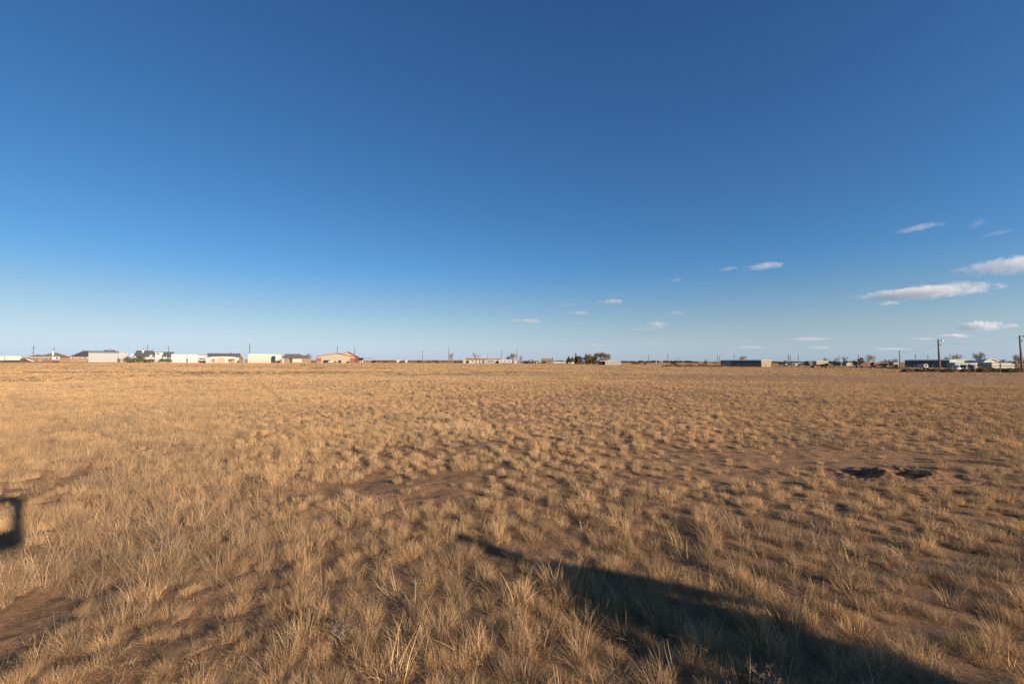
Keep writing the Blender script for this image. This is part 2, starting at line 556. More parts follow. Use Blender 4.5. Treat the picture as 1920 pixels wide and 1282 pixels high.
# ---------------------------------------------------------------- grass
gm = bpy.data.materials.new('dry_grass_blades')
gm.use_nodes = True
n = gm.node_tree
n.nodes.clear()
o_ = n.nodes.new('ShaderNodeOutputMaterial')
at = n.nodes.new('ShaderNodeAttribute'); at.attribute_name = 'tint'
cr = n.nodes.new('ShaderNodeValToRGB')
els = cr.color_ramp.elements
els[0].position = 0.0; els[0].color = (0.22, 0.135, 0.085, 1)
els[1].position = 1.0; els[1].color = (0.76, 0.56, 0.35, 1)
e = els.new(0.35); e.color = (0.41, 0.275, 0.16, 1)
e = els.new(0.7); e.color = (0.58, 0.405, 0.235, 1)
n.links.new(at.outputs['Fac'], cr.inputs[0])
oi = n.nodes.new('ShaderNodeObjectInfo')
cr2 = n.nodes.new('ShaderNodeValToRGB')
cr2.color_ramp.elements[0].color = (0.62, 0.61, 0.62, 1); cr2.color_ramp.elements[1].color = (1.1, 1.02, 0.90, 1)
n.links.new(oi.outputs['Random'], cr2.inputs[0])
mul = n.nodes.new('ShaderNodeMixRGB'); mul.blend_type = 'MULTIPLY'; mul.inputs[0].default_value = 1.0
n.links.new(cr.outputs[0], mul.inputs[1]); n.links.new(cr2.outputs[0], mul.inputs[2])
geo = n.nodes.new('ShaderNodeNewGeometry')
big = noise(0.35, 3, 0.5)
cr3 = ramp(big.outputs[0], 0.35, (0.86, 0.86, 0.88), 0.65, (1.08, 1.04, 0.96))
mul2 = n.nodes.new('ShaderNodeMixRGB'); mul2.blend_type = 'MULTIPLY'; mul2.inputs[0].default_value = 1.0
n.links.new(mul.outputs[0], mul2.inputs[1]); n.links.new(cr3.outputs[0], mul2.inputs[2])
df = n.nodes.new('ShaderNodeBsdfDiffuse'); tl = n.nodes.new('ShaderNodeBsdfTranslucent')
ms = n.nodes.new('ShaderNodeMixShader'); ms.inputs[0].default_value = 0.12
n.links.new(mul2.outputs[0], df.inputs[0]); n.links.new(mul2.outputs[0], tl.inputs[0])
n.links.new(df.outputs[0], ms.inputs[1]); n.links.new(tl.outputs[0], ms.inputs[2])
n.links.new(ms.outputs[0], o_.inputs[0])


def blades(nb, r0, h_lo, h_hi, lean_lo, lean_hi, w_, seg=3, droop=1.5, curl=0.5, seed=0, t_lo=0.0, t_hi=1.0, pw=1.0):
    g = np.random.default_rng(seed)
    rr = r0 * np.sqrt(g.random(nb)); th = g.random(nb) * 2 * np.pi
    bx = rr * np.cos(th); by = rr * np.sin(th)
    L = h_lo + (h_hi - h_lo) * g.random(nb) ** pw
    out_a = th + g.normal(0, 0.9, nb)
    lean = lean_lo + (lean_hi - lean_lo) * g.random(nb)
    side = g.normal(0, curl, nb)
    wa = g.random(nb) * np.pi
    ww = w_ * (0.6 + 0.8 * g.random(nb))
    t = np.linspace(0, 1, seg + 1)
    vs = np.zeros((nb, seg + 1, 2, 3))
    for k, s in enumerate(t):
        hor = np.sin(lean) * L * s ** droop
        sid = side * L * 0.25 * s * s
        x = bx + np.cos(out_a) * hor - np.sin(out_a) * sid
        y = by + np.sin(out_a) * hor + np.cos(out_a) * sid
        z = L * (np.cos(lean) * s + 0.25 * (s - s * s) * np.sin(lean)) - 0.02
        hw = ww * (1 - 0.85 * s) * 0.5
        vs[:, k, 0] = np.stack([x - np.cos(wa) * hw, y - np.sin(wa) * hw, z], -1)
        vs[:, k, 1] = np.stack([x + np.cos(wa) * hw, y + np.sin(wa) * hw, z], -1)
    tint = np.repeat(t_lo + (t_hi - t_lo) * g.random(nb), (seg + 1) * 2)
    base = np.arange(nb)[:, None] * (seg + 1) * 2
    q = np.arange(seg)[None, :] * 2 + base
    fs = np.stack([q, q + 1, q + 3, q + 2], -1).reshape(-1, 4)
    return vs.reshape(-1, 3), fs, tint


def combine(parts):
    V, F, T, o = [], [], [], 0
    for v, f, t in parts:
        V.append(v); F.append(f + o); T.append(t); o += len(v)
    return np.concatenate(V), np.concatenate(F), np.concatenate(T)


def proto_coll(name, specs):
    c = bpy.data.collections.new(name)
    for i, parts in enumerate(specs):
        v, f, t = combine(parts)
        o = raw_mesh('%s_tuft_%02d' % (name, i), v, f, gm, tint=t, link=False)
        c.objects.link(o)
    return c


def scatter(name, coll, xyz, idx, rot, scl, label, cat):
    me = bpy.data.meshes.new(name)
    me.vertices.add(len(xyz))
    me.vertices.foreach_set('co', xyz.astype(np.float32).ravel())
    a = me.attributes.new('pick', 'INT', 'POINT'); a.data.foreach_set('value', idx.astype(np.int32))
    a = me.attributes.new('turn', 'FLOAT_VECTOR', 'POINT'); a.data.foreach_set('vector', rot.astype(np.float32).ravel())
    a = me.attributes.new('size', 'FLOAT_VECTOR', 'POINT'); a.data.foreach_set('vector', scl.astype(np.float32).ravel())
    o = bpy.data.objects.new(name, me)
    COL.objects.link(o)
    g = bpy.data.node_groups.new(name, 'GeometryNodeTree')
    g.interface.new_socket('Geometry', in_out='INPUT', socket_type='NodeSocketGeometry')
    g.interface.new_socket('Geometry', in_out='OUTPUT', socket_type='NodeSocketGeometry')
    gi = g.nodes.new('NodeGroupInput'); go = g.nodes.new('NodeGroupOutput')
    ci = g.nodes.new('GeometryNodeCollectionInfo')
    ci.inputs['Collection'].default_value = coll
    ci.inputs['Separate Children'].default_value = True
    ci.inputs['Reset Children'].default_value = True
    ip = g.nodes.new('GeometryNodeInstanceOnPoints')
    ip.inputs['Pick Instance'].default_value = True

    def attr(nm, ty):
        q = g.nodes.new('GeometryNodeInputNamedAttribute'); q.data_type = ty
        q.inputs['Name'].default_value = nm
        return q.outputs['Attribute']
    g.links.new(gi.outputs[0], ip.inputs['Points'])
    g.links.new(ci.outputs[0], ip.inputs['Instance'])
    g.links.new(attr('pick', 'INT'), ip.inputs['Instance Index'])
    g.links.new(attr('turn', 'FLOAT_VECTOR'), ip.inputs['Rotation'])
    g.links.new(attr('size', 'FLOAT_VECTOR'), ip.inputs['Scale'])
    g.links.new(ip.outputs[0], go.inputs[0])
    md = o.modifiers.new('scatter', 'NODES')
    md.node_group = g
    tag(o, label, cat, kind='stuff')
    return o


# fine bunch grass: rounded, brush-like tufts
fine_specs = []
for k in range(7):
    fine_specs.append([
        blades(560, 0.11, 0.07, 0.20, 0.05, 1.3, 0.0025, seg=3, seed=100 + k, t_lo=0.15, t_hi=0.8, curl=0.8),
        blades(190, 0.17, 0.04, 0.13, 0.5, 1.45, 0.0028, seg=2, seed=130 + k, t_lo=0.0, t_hi=0.6, curl=1.4),
        blades(6 + 2 * k, 0.07, 0.18, 0.30, 0.1, 1.0, 0.0030, seg=4, seed=160 + k, t_lo=0.6, t_hi=1.0, curl=0.8)])
# coarse stalky tufts
for k in range(4):
    fine_specs.append([
        blades(260, 0.10, 0.05, 0.19, 0.3, 1.35, 0.0025, seg=3, seed=200 + k, t_lo=0.1, t_hi=0.75, curl=1.1),
        blades(16, 0.08, 0.15, 0.32, 0.1, 1.0, 0.0040, seg=4, seed=230 + k, t_lo=0.6, t_hi=1.0, curl=0.7)])
# flattened short straw
for k in range(3):
    fine_specs.append([
        blades(230, 0.2, 0.05, 0.16, 0.9, 1.5, 0.0028, seg=2, seed=260 + k, t_lo=0.05, t_hi=0.9, curl=1.8)])
# fallen straw lying on the soil
for k in range(3):
    v, f, t = blades(90, 0.22, 0.05, 0.22, 1.45, 1.58, 0.0032, seg=2, seed=280 + k, t_lo=0.3, t_hi=1.0, curl=1.2, droop=1.0)
    v[:, 2] = np.abs(v[:, 2]) * 0.35 + 0.006
    fine_specs.append([(v, f, t)])
# compact brush-like tufts for the middle distance
for k in range(7):
    fine_specs.append([
        blades(330, 0.09, 0.08, 0.21, 0.05, 1.15, 0.0044, seg=2, seed=800 + k, t_lo=0.3, t_hi=0.95, curl=0.8),
        blades(90, 0.13, 0.04, 0.10, 0.6, 1.4, 0.0040, seg=2, seed=830 + k, t_lo=0.0, t_hi=0.5, curl=1.3),
        blades(4 + k, 0.06, 0.18, 0.28, 0.1, 1.0, 0.0045, seg=3, seed=860 + k, t_lo=0.7, t_hi=1.0, curl=0.8)])
NEAR = proto_coll('near_grass', fine_specs)
mid_specs = []
for k in range(5):
    mid_specs.append([
        blades(190, 0.10, 0.08, 0.21, 0.05, 1.15, 0.0078, seg=2, seed=300 + k, t_lo=0.25, t_hi=0.9, curl=0.8),
        blades(5 + k, 0.05, 0.18, 0.30, 0.05, 0.9, 0.005, seg=2, seed=330 + k, t_lo=0.5, t_hi=1.0)])
MID = proto_coll('mid_grass', mid_specs)
far_specs = []
for k in range(4):
    far_specs.append([blades(70, 0.42, 0.05, 0.14, 0.1, 1.2, 0.035, seg=1, seed=400 + k, t_lo=0.35, t_hi=0.7)])
FAR = proto_coll('far_grass', far_specs)
tall_specs = []
for k in range(5):
    tall_specs.append([
        blades(300, 0.16, 0.09, 0.27, 0.1, 1.2, 0.0030, seg=3, seed=500 + k, t_lo=0.15, t_hi=0.85, curl=1.0),
        blades(9, 0.12, 0.2, 0.40, 0.05, 0.8, 0.0042, seg=4, seed=530 + k, t_lo=0.5, t_hi=1.0, curl=0.6)])
TALL = proto_coll('tall_grass', tall_specs)


def jgrid(step, d0, d1, amax=52.0, jit=0.5):
    nx = int(d1 * 1.0 / step) + 2
    xs = np.arange(-int(d1 / step) - 1, int(d1 / step) + 2) * step
    ys = np.arange(0, int(d1 / step) + 2) * step
    X, Y = np.meshgrid(xs, ys)
    X = X + (np.arange(Y.shape[0])[:, None] % 2) * step * 0.5
    X = X + rng.uniform(-jit, jit, X.shape) * step; Y = Y + rng.uniform(-jit, jit, X.shape) * step
    X = X.ravel(); Y = Y.ravel()
    d = np.hypot(X, Y); a = np.degrees(np.arctan2(X, Y))
    k = (d > d0) & (d <= d1) & (np.abs(a) < amax) & (Y > 0.3)
    return X[k], Y[k]


WIND = np.array([-0.07, 0.03])


def place(X, Y, size, lean=0.12):
    N = len(X)
    rz = rng.uniform(0, 2 * np.pi, N)
    # tilt: wind-leaned in world space (euler XYZ: z spin first is not available, so tilt small)
    tx = rng.normal(0, lean, N) - WIND[1]; ty = rng.normal(0, lean, N) + WIND[0]
    rots = np.stack([tx, ty, rz], -1)
    # apply the tilt after the spin
    res = np.zeros((N, 3))
    cz, sz = np.cos(-rz), np.sin(-rz)
    res[:, 0] = tx * cz - ty * sz
    res[:, 1] = tx * sz + ty * cz
    res[:, 2] = rz
    s3 = np.stack([size * rng.uniform(0.85, 1.15, N), size * rng.uniform(0.85, 1.15, N), size * rng.uniform(0.8, 1.2, N)], -1)
    Z = ground_full(X, Y) - 0.008
    return np.stack([X, Y, Z], -1), res, s3


def short_zone(x, y):
    """the mown-looking patch of short curly grass beside the wheel track"""
    n_ = vnoise(x, y, 0.6, 51) - 0.5
    return sstep(-0.9, -1.5, x + n_ * 0.9 + (y - 2.5) * 0.35) * (1 - sstep(4.2, 5.0, np.hypot(x, y) + n_))


def near_set(step, d0, d1, s_lo, s_hi, fill=1.0):
    X, Y = jgrid(step, d0, d1, 56, 0.42)
    bmk = bare_mask(X, Y); tm = tall_mask(X, Y); sz = short_zone(X, Y)
    gap = vnoise(X, Y, 0.5, 41) * 0.5 + vnoise(X, Y, 1.6, 42) * 0.5
    keep = (rng.random(len(X)) > bmk * 1.02) & (rng.random(len(X)) < fill * (1.35 - 0.75 * sstep(0.45, 0.8, gap))) & (rng.random(len(X)) > tm * 0.4) & (rng.random(len(X)) > sz)
    X, Y, bmk = X[keep], Y[keep], bmk[keep]
    u = rng.random(len(X))
    stalk = 0.20 * (1 - sstep(5, 8, np.hypot(X, Y)))
    idx = np.where(u < 1 - stalk - 0.1, rng.integers(0, 7, len(X)), np.where(u < 0.9, rng.integers(7, 11, len(X)), rng.integers(11, 14, len(X))))
    dd_ = np.hypot(X, Y)
    idx = np.where((rng.random(len(X)) < sstep(4.2, 6.5, dd_)) & (idx < 7), rng.integers(17, 24, len(X)), idx)
    size = rng.uniform(s_lo, s_hi, len(X)) * (1 - 0.3 * bmk)
    return X, Y, idx, size


sets = [near_set(0.2, 1.2, 3.6, 0.56, 0.98, 1.2), near_set(0.2, 3.6, 6.0, 0.5, 0.84, 1.15), near_set(0.205, 6.0, 15.0, 0.44, 0.74, 1.08)]
X = np.concatenate([q_[0] for q_ in sets]); Y = np.concatenate([q_[1] for q_ in sets])
idx = np.concatenate([q_[2] for q_ in sets]); size = np.concatenate([q_[3] for q_ in sets])
xyz, rot, s3 = place(X, Y, size)
# low growth between the tufts, thinning out with distance
X2, Y2 = jgrid(0.14, 1.2, 9.0, 56)
d2 = np.hypot(X2, Y2)
k2 = (rng.random(len(X2)) < (0.5 - 0.44 * sstep(3.5, 7.0, d2)) * (1 - 0.85 * bare_mask(X2, Y2)))
X2, Y2 = X2[k2], Y2[k2]
X4, Y4 = jgrid(0.12, 1.2, 5.5, 56)
k4 = (rng.random(len(X4)) < 0.95 * short_zone(X4, Y4)) & (rng.random(len(X4)) > bare_mask(X4, Y4) * 1.05)
X2 = np.concatenate([X2, X4[k4]]); Y2 = np.concatenate([Y2, Y4[k4]])
xyz2, rot2, s32 = place(X2, Y2, rng.uniform(0.32, 0.62, len(X2)), 0.2)
idx2 = rng.choice([0, 1, 2, 3, 11, 12, 13, 11, 12, 13], len(X2))
scatter('dry_bunch_grass', NEAR, np.concatenate([xyz, xyz2]), np.concatenate([idx, idx2]), np.concatenate([rot, rot2]), np.concatenate([s3, s32]),
        'dry straw-coloured bunch grass covering the near part of the field', 'grass')
N_near = len(X) + len(X2)
X3, Y3 = jgrid(0.24, 1.2, 12.0, 56)
xyz3, rot3, s33 = place(X3, Y3, rng.uniform(0.6, 1.1, len(X3)), 0.03)
scatter('fallen_straw', NEAR, xyz3, rng.integers(14, 17, len(X3)), rot3, s33, 'loose fallen straw lying on the soil between the tufts', 'straw')

# mid field
X, Y = jgrid(0.24, 15.0, 50.0, 54, 0.42)
bmk = bare_mask(X, Y); tm = tall_mask(X, Y)
gap = vnoise(X, Y, 0.8, 43) * 0.5 + vnoise(X, Y, 2.4, 44) * 0.5
keep = (rng.random(len(X)) > bmk * 0.95) & (rng.random(len(X)) < 1.3 - 0.75 * sstep(0.45, 0.8, gap)) & (rng.random(len(X)) > tm * 0.3)
X, Y, bmk = X[keep], Y[keep], bmk[keep]
xyz, rot, s3 = place(X, Y, rng.uniform(0.46, 0.8, len(X)) * (1 - 0.3 * bmk))
scatter('dry_mid_field_grass', MID, xyz, rng.integers(0, 5, len(X)), rot, s3, 'small dry grass tufts spread over the middle of the field', 'grass')

# a loose row of bleached pale tussocks in the middle distance
pale = proto_coll('pale_grass', [[blades(260, 0.13, 0.08, 0.22, 0.3, 1.4, 0.006, seg=2, seed=700 + k, t_lo=0.72, t_hi=1.05, curl=1.3)] for k in range(3)])
pp = [G(x_, y_) for x_, y_ in ((792, 806), (800, 803), (812, 806), (822, 802), (831, 808), (842, 805), (852, 809), (858, 803), (867, 807), (874, 811), (881, 804), (889, 809), (897, 806), (905, 812), (846, 800), (914, 815), (870, 799), (888, 799))]
PX = np.array([q_.x for q_ in pp]); PY = np.array([q_.y for q_ in pp])
xyz, rot, s3 = place(PX, PY, rng.uniform(0.8, 1.35, len(PX)))
scatter('pale_tussocks', pale, xyz, rng.integers(0, 3, len(PX)), rot, s3, 'row of bleached pale tussocks standing out in the middle of the field', 'grass')

# far field
Xa, Ya = jgrid(0.62, 50.0, 120.0, 52)
Xb, Yb = jgrid(1.0, 120.0, 280.0, 50)
X = np.concatenate([Xa, Xb]); Y = np.concatenate([Ya, Yb])
bmk = bare_mask(X, Y)
gap = vnoise(X, Y, 3, 45) * 0.5 + vnoise(X, Y, 11, 46) * 0.5
keep = (rng.random(len(X)) > bmk * 0.97) & (rng.random(len(X)) < 1.1 - 0.8 * sstep(0.4, 0.8, gap))
X, Y = X[keep], Y[keep]
xyz, rot, s3 = place(X, Y, rng.uniform(0.6, 1.15, len(X)))
scatter('dry_far_field_grass', FAR, xyz, rng.integers(0, 4, len(X)), rot, s3, 'dry pale grass over the far part of the field towards the houses', 'grass')

# tall dense stand on the west side
X, Y = jgrid(0.2, 3.2, 36.0, 56)
tm = tall_mask(X, Y)
keep = (rng.random(len(X)) < tm * (1.15 - 0.8 * sstep(0.5, 0.8, vnoise(X, Y, 0.7, 47)))) & (rng.random(len(X)) > bare_mask(X, Y))
X, Y = X[keep], Y[keep]
xyz, rot, s3 = place(X, Y, rng.uniform(0.42, 0.8, len(X)), 0.16)
scatter('tall_dry_grass', TALL, xyz, rng.integers(0, 5, len(X)), rot, s3, 'taller dense dry grass closing over the soil on the side by the shadow', 'grass')
print('tufts', N_near, len(X))


# ================================================================ far buildings and yards
ALPHA = R(8.0)                   # the street grid: fronts face the camera, turned by 8 degrees


class Front:
    """A building front standing on the plain. Its lower corner and its width come from where it stands; u runs along
    the front, v away behind it, z up."""

    def __init__(self, name, label, cat, pxl, pxr, Y, alpha=None, group=None):
        if alpha is None:                        # square to the road in front of the camera: no side walls in view
            rd = ray((pxl + pxr) / 2, 676)
            alpha = math.atan2(rd.x, rd.y)
        self.a = alpha
        p = P(pxl, 676, Y)
        self.o = Vector((p.x, Y, 0))
        self.ux = Vector((math.cos(alpha), -math.sin(alpha), 0))
        self.W = self.u(pxr)
        self.root = empty(name, self.o, -alpha)
        tag(self.root, label, cat, group)

    def u(self, px, v=0.0):
        d = ray(px, 676)
        o = self.o + Vector((math.sin(self.a), math.cos(self.a), 0)) * v
        # o + ux*t lies on the vertical plane through the ray
        return (o.y * d.x - o.x * d.y) / (self.ux.x * d.y - self.ux.y * d.x)

    def z(self, px, py, v=0.0):
        uu = self.u(px, v)
        y = (self.o + self.ux * uu + Vector((math.sin(self.a), math.cos(self.a), 0)) * v).y
        return max(0.0, P(px, py, y).z)

    def uz(self, px, py, v=0.0):
        return self.u(px, v), self.z(px, py, v)

    def box(self, name, pa, pb, yt, yb, v0, v1, m, parent=None):
        u0, u1 = self.u(pa), self.u(pb)
        pm = (pa + pb) / 2
        z1 = self.z(pm, yt); z0 = self.z(pm, yb) if yb is not None else -0.05
        return MB().box(u0, u1, v0, v1, z0, z1).build(name, m, parent or self.root)

    def prism(self, name, pts, v0, v1, m, parent=None):
        prof = [self.uz(*p) if len(p) == 2 else (self.u(p[0]), p[2]) for p in pts]
        return MB().prism_y(prof, v0, v1).build(name, m, parent or self.root)

    def hip(self, name, pl, pr, ye, rl, rr, yr, depth, m, over=0.4, parent=None, v0=0.0):
        ul, ur = self.u(pl) - over, self.u(pr) + over
        vm = v0 + depth / 2
        ze = self.z((pl + pr) / 2, ye)
        r0, r1 = self.u(rl, vm), self.u(rr, vm)
        zr = self.z((rl + rr) / 2, yr, vm)
        a, b = v0 - over, v0 + depth + over
        pts = [(ul, a, ze), (ur, a, ze), (ur, b, ze), (ul, b, ze), (r0, vm, zr), (r1, vm, zr)]
        fs = [(0, 1, 5, 4), (1, 2, 5), (2, 3, 4, 5), (3, 0, 4), (3, 2, 1, 0)]
        return MB().poly(pts, fs).build(name, m, parent or self.root)


def window(F, pa, pb, yt, yb, parent=None, m=None, frame=None):
    f = F.box('window', pa, pb, yt, yb, -0.06, 0.02, frame or M_GREYTRIM, parent)
    g = F.box('pane', pa + (pb - pa) * 0.12, pb - (pb - pa) * 0.12, yt + (yb - yt) * 0.12, yb - (yb - yt) * 0.12, -0.09, -0.03, m or M_GLASS, f)
    return f


# --- pale trailer at the far left edge
F = Front('long_trailer', 'pale cream box trailer pair standing before the brick house, partly cut by the picture edge', 'trailer', -30, 40, 262)
F.box('trailer_box', -30, 8, 667.5, 675.6, 0, 2.6, M_CREAM)
F.box('trailer_box', 9.2, 39.5, 667.2, 675.2, 0, 2.6, M_CREAM)
F.box('door', 31, 36, 669, 675, -0.08, 0.0, M_WHITE)
F.box('skirt', -30, 39.5, 675.0, None, 0.25, 2.3, M_DARK)

# --- brick ranch house
F = Front('brick_house', 'brick ranch house under low brown hip roofs with a white chimney', 'house', 48, 112, 266)
F.box('wall', 48, 130, 669.3, None, 0, 11, M_BRICK)
F.hip('roof', 47, 131, 669.4, 70, 72, 664.8, 12, M_SHINGLEBR)
F.hip('roof', 66, 132, 669.3, 100, 106, 661.0, 14, M_SHINGLEBR, v0=1.0)
F.box('fascia', 47, 100, 669.0, 669.9, -0.5, -0.42, M_WHITE)
c = F.box('chimney', 97.2, 101.2, 658.8, 666.5, 3.0, 4.6, M_WHITE)
F.box('chimney_cap', 97.0, 101.4, 658.4, 658.9, 2.9, 4.7, M_GREYTRIM, c)
for pa, pb in ((57, 62), (65, 69), (81, 92)):
    window(F, pa, pb, 670.8, 674)
F.box('garage_door', 71.5, 79, 670.8, 678, -0.05, 0.0, M_BRICKTAN)

F = Front('white_utility_trailer', 'small bright white trailer with a dark window in front of the brick house', 'trailer', 97.5, 112, 250)
F.box('body', 97.5, 112, 668.7, 674.6, 0, 2.2, M_WHITE)
F.box('window', 105, 109.5, 669.6, 673.2, -0.05, 0.0, M_GLASS)
F.box('chassis', 98.5, 111, 674.6, 675.6, 0.3, 1.9, M_DARK)
for pa in (101, 107):
    u = F.u(pa)
    MB().tube([(u, 0.2, 0.33), (u, 0.45, 0.33)], 0.33, 10).build('wheel', M_RUBBER, F.root)
F = Front('white_ramp', 'long white sheet-covered ramp sloping down beside the brick house', 'ramp', 47.5, 66, 245)
F.prism('deck', [(47.5, 672.0), (51, 672.6), (66, 677.0), (63, 677.8), (52, 674.6)], 0, 2.0, M_WHITE)
F.prism('frame', [(47.8, 673.0), (52, 674.8), (60, 677.5), (58, 678.0), (48, 676.5)], 0.2, 1.6, M_DARK)

# --- cedar fence with separate boards
F = Front('cedar_fence', 'orange-brown cedar board fence running from the brick house to the grey metal barn', 'fence', 112, 166, 244)
n_b = 46
for i in range(n_b):
    a0 = 112 + (166 - 112) * i / n_b; a1 = 112 + (166 - 112) * (i + 1) / n_b
    F.box('board', a0 + 0.05, a1 - 0.05, 671.2 + 0.25 * random.random(), None, 0, 0.03, M_WOODFENCE)
for i in range(12):
    a0 = 112 + 54 * i / 11
    F.box('post', a0 - 0.15, a0 + 0.15, 671.0, None, 0.04, 0.16, M_WOODFENCE)
F.box('rail', 112, 166, 672.2, 672.6, 0.04, 0.10, M_WOODFENCE)

# --- dark-roofed house behind the cedar fence
F = Front('dark_roof_house', 'white-walled house under a steep charcoal hip roof behind the cedar fence', 'house', 131, 215, 272)
F.box('wall', 132, 214, 669.0, None, 0, 13, M_WHITE)
F.hip('roof', 131, 216, 669.0, 156, 192, 657.6, 14, M_SHINGLE)
for pa, pb in ((141.5, 144.5), (151.5, 154)):
    F.box('pillar', pa, pb, 669.2, None, -0.25, -0.05, M_BRICKTAN)
window(F, 134, 140, 669.6, 671.8)
window(F, 146, 150, 669.6, 671.8)
window(F, 156, 163, 669.6, 671.8)
F = Front('roof_cupola_house', 'far dark roof with a small cupola just over the grey metal barn', 'house', 190, 218, 300)
F.box('wall', 192, 217, 664, None, 0, 9, M_BRICKTAN)
F.hip('roof', 191, 218, 659.0, 196, 214, 656.2, 8, M_SHINGLE)
c = F.box('cupola', 204, 206.5, 654.4, 657, 3, 4.4, M_GREYTRIM)
F.hip('cupola_roof', 203.6, 207, 654.5, 205, 205.4, 653.4, 1.8, M_SHINGLE, 0.1, c, v0=2.8)

# --- grey metal barn
F = Front('grey_metal_barn', 'large pale grey metal barn with a blank side wall', 'barn', 166, 222, 250)
F.box('wall', 166, 222, 661.4, None, 0, 15, M_PALEGREY)
u0, u1 = F.u(166), F.u(222); z = F.z(190, 661.4); zr = z + 1.2
MB().poly([(u0 - .2, -.2, z), (u1 + .2, -.2, z), (u1 + .2, 7.5, zr), (u0 - .2, 7.5, zr), (u0 - .2, 15.2, z), (u1 + .2, 15.2, z),
           (u0 - .2, -.2, z - .15), (u1 + .2, -.2, z - .15)], [(0, 1, 2, 3), (3, 2, 5, 4), (6, 7, 1, 0)]).build('roof', M_GREYTRIM, F.root)
F.prism('gable_wing', [(222.2, 679, 0), (240, 679, 0), (240, 662.6), (231, 659.6), (222.2, 662.0)], 0.6, 15.5, M_PALEGREY)
F.prism('wing_roof', [(221.6, 662.3), (231, 659.6), (240.6, 662.7), (240.6, 662.1), (231, 659.0), (221.6, 661.7)], 0.4, 15.8, M_GREYTRIM)
F.box('downpipe', 165.8, 166.5, 661.8, None, -0.16, -0.02, M_GREYTRIM)
for k in range(1, 9):
    p_ = 166 + 56 * k / 9
    F.box('wall_seam', p_ - 0.08, p_ + 0.08, 661.9, None, -0.05, 0.0, M_PALEGREY)


def leaf_cloud(name, blobs, n, size, m, seed=0, parent=None, squash=0.6):
    """leaf-sized faces through uneven clumps. blobs: (x, y, z, rx, ry, rz)"""
    g = np.random.default_rng(seed)
    vol = np.array([b_[3] * b_[4] * b_[5] for b_ in blobs]) ** 0.7
    pick = g.choice(len(blobs), n, p=vol / vol.sum())
    B = np.array(blobs)[pick]
    d = g.normal(size=(n, 3)); d /= np.linalg.norm(d, axis=1)[:, None]
    rad = g.random(n) ** 0.45 * g.uniform(0.75, 1.18, n)
    c = B[:, :3] + d * rad[:, None] * B[:, 3:6]
    c[:, 2] = np.maximum(c[:, 2], 0.03)
    a = g.normal(size=(n, 3)); a /= np.linalg.norm(a, axis=1)[:, None]
    b2 = np.cross(a, g.normal(size=(n, 3))); b2 /= np.linalg.norm(b2, axis=1)[:, None]
    s_ = size * g.uniform(0.5, 1.3, n)[:, None]
    v = np.stack([c - a * s_, c + b2 * s_ * squash, c + a * s_, c - b2 * s_ * squash], 1).reshape(-1, 3)
    f = np.arange(n * 4).reshape(-1, 4)
    t = np.repeat(g.random(n), 4)
    return raw_mesh(name, v, f, m, tint=t, parent=parent)


def shrub(pxa, pxb, yt, Y, label, m=None, n=500, cat='bush', name='shrub', group=None, seed=0, leaf=None, depth=None, lumps=5):
    a = P(pxa, 676, Y); b_ = P(pxb, 676, Y); h = P((pxa + pxb) / 2, yt, Y).z
    W = b_.x - a.x; D = depth or max(0.6, min(W, 3.0))
    root = empty(name, ((a.x + b_.x) / 2, Y, 0))
    tag(root, label, cat, group)
    g = random.Random(seed * 31 + int(pxa * 7))
    blobs = []
    for k in range(lumps):
        t = (k + 0.5) / lumps - 0.5
        hh = h * g.uniform(0.62, 1.0) * (1 - 0.5 * (2 * t) ** 2)
        blobs.append((t * W * 0.85, g.uniform(-.2, .2) * D, hh * 0.5, W / lumps * 0.85, D * 0.5, hh * 0.5))
    leaf_cloud('foliage', blobs, n, leaf or max(0.05, h * 0.06), m or M_GREEN, seed, root)
    st = MB()
    for k in range(4):
        x = g.uniform(-.3, .3) * W
        st.tube([(x, 0, -0.05), (x * 1.2, g.uniform(-.2, .2), h * 0.5)], [0.05, 0.02], 4)
    st.build('stems', M_BARK, root)['kind'] = 'stuff'
    return root


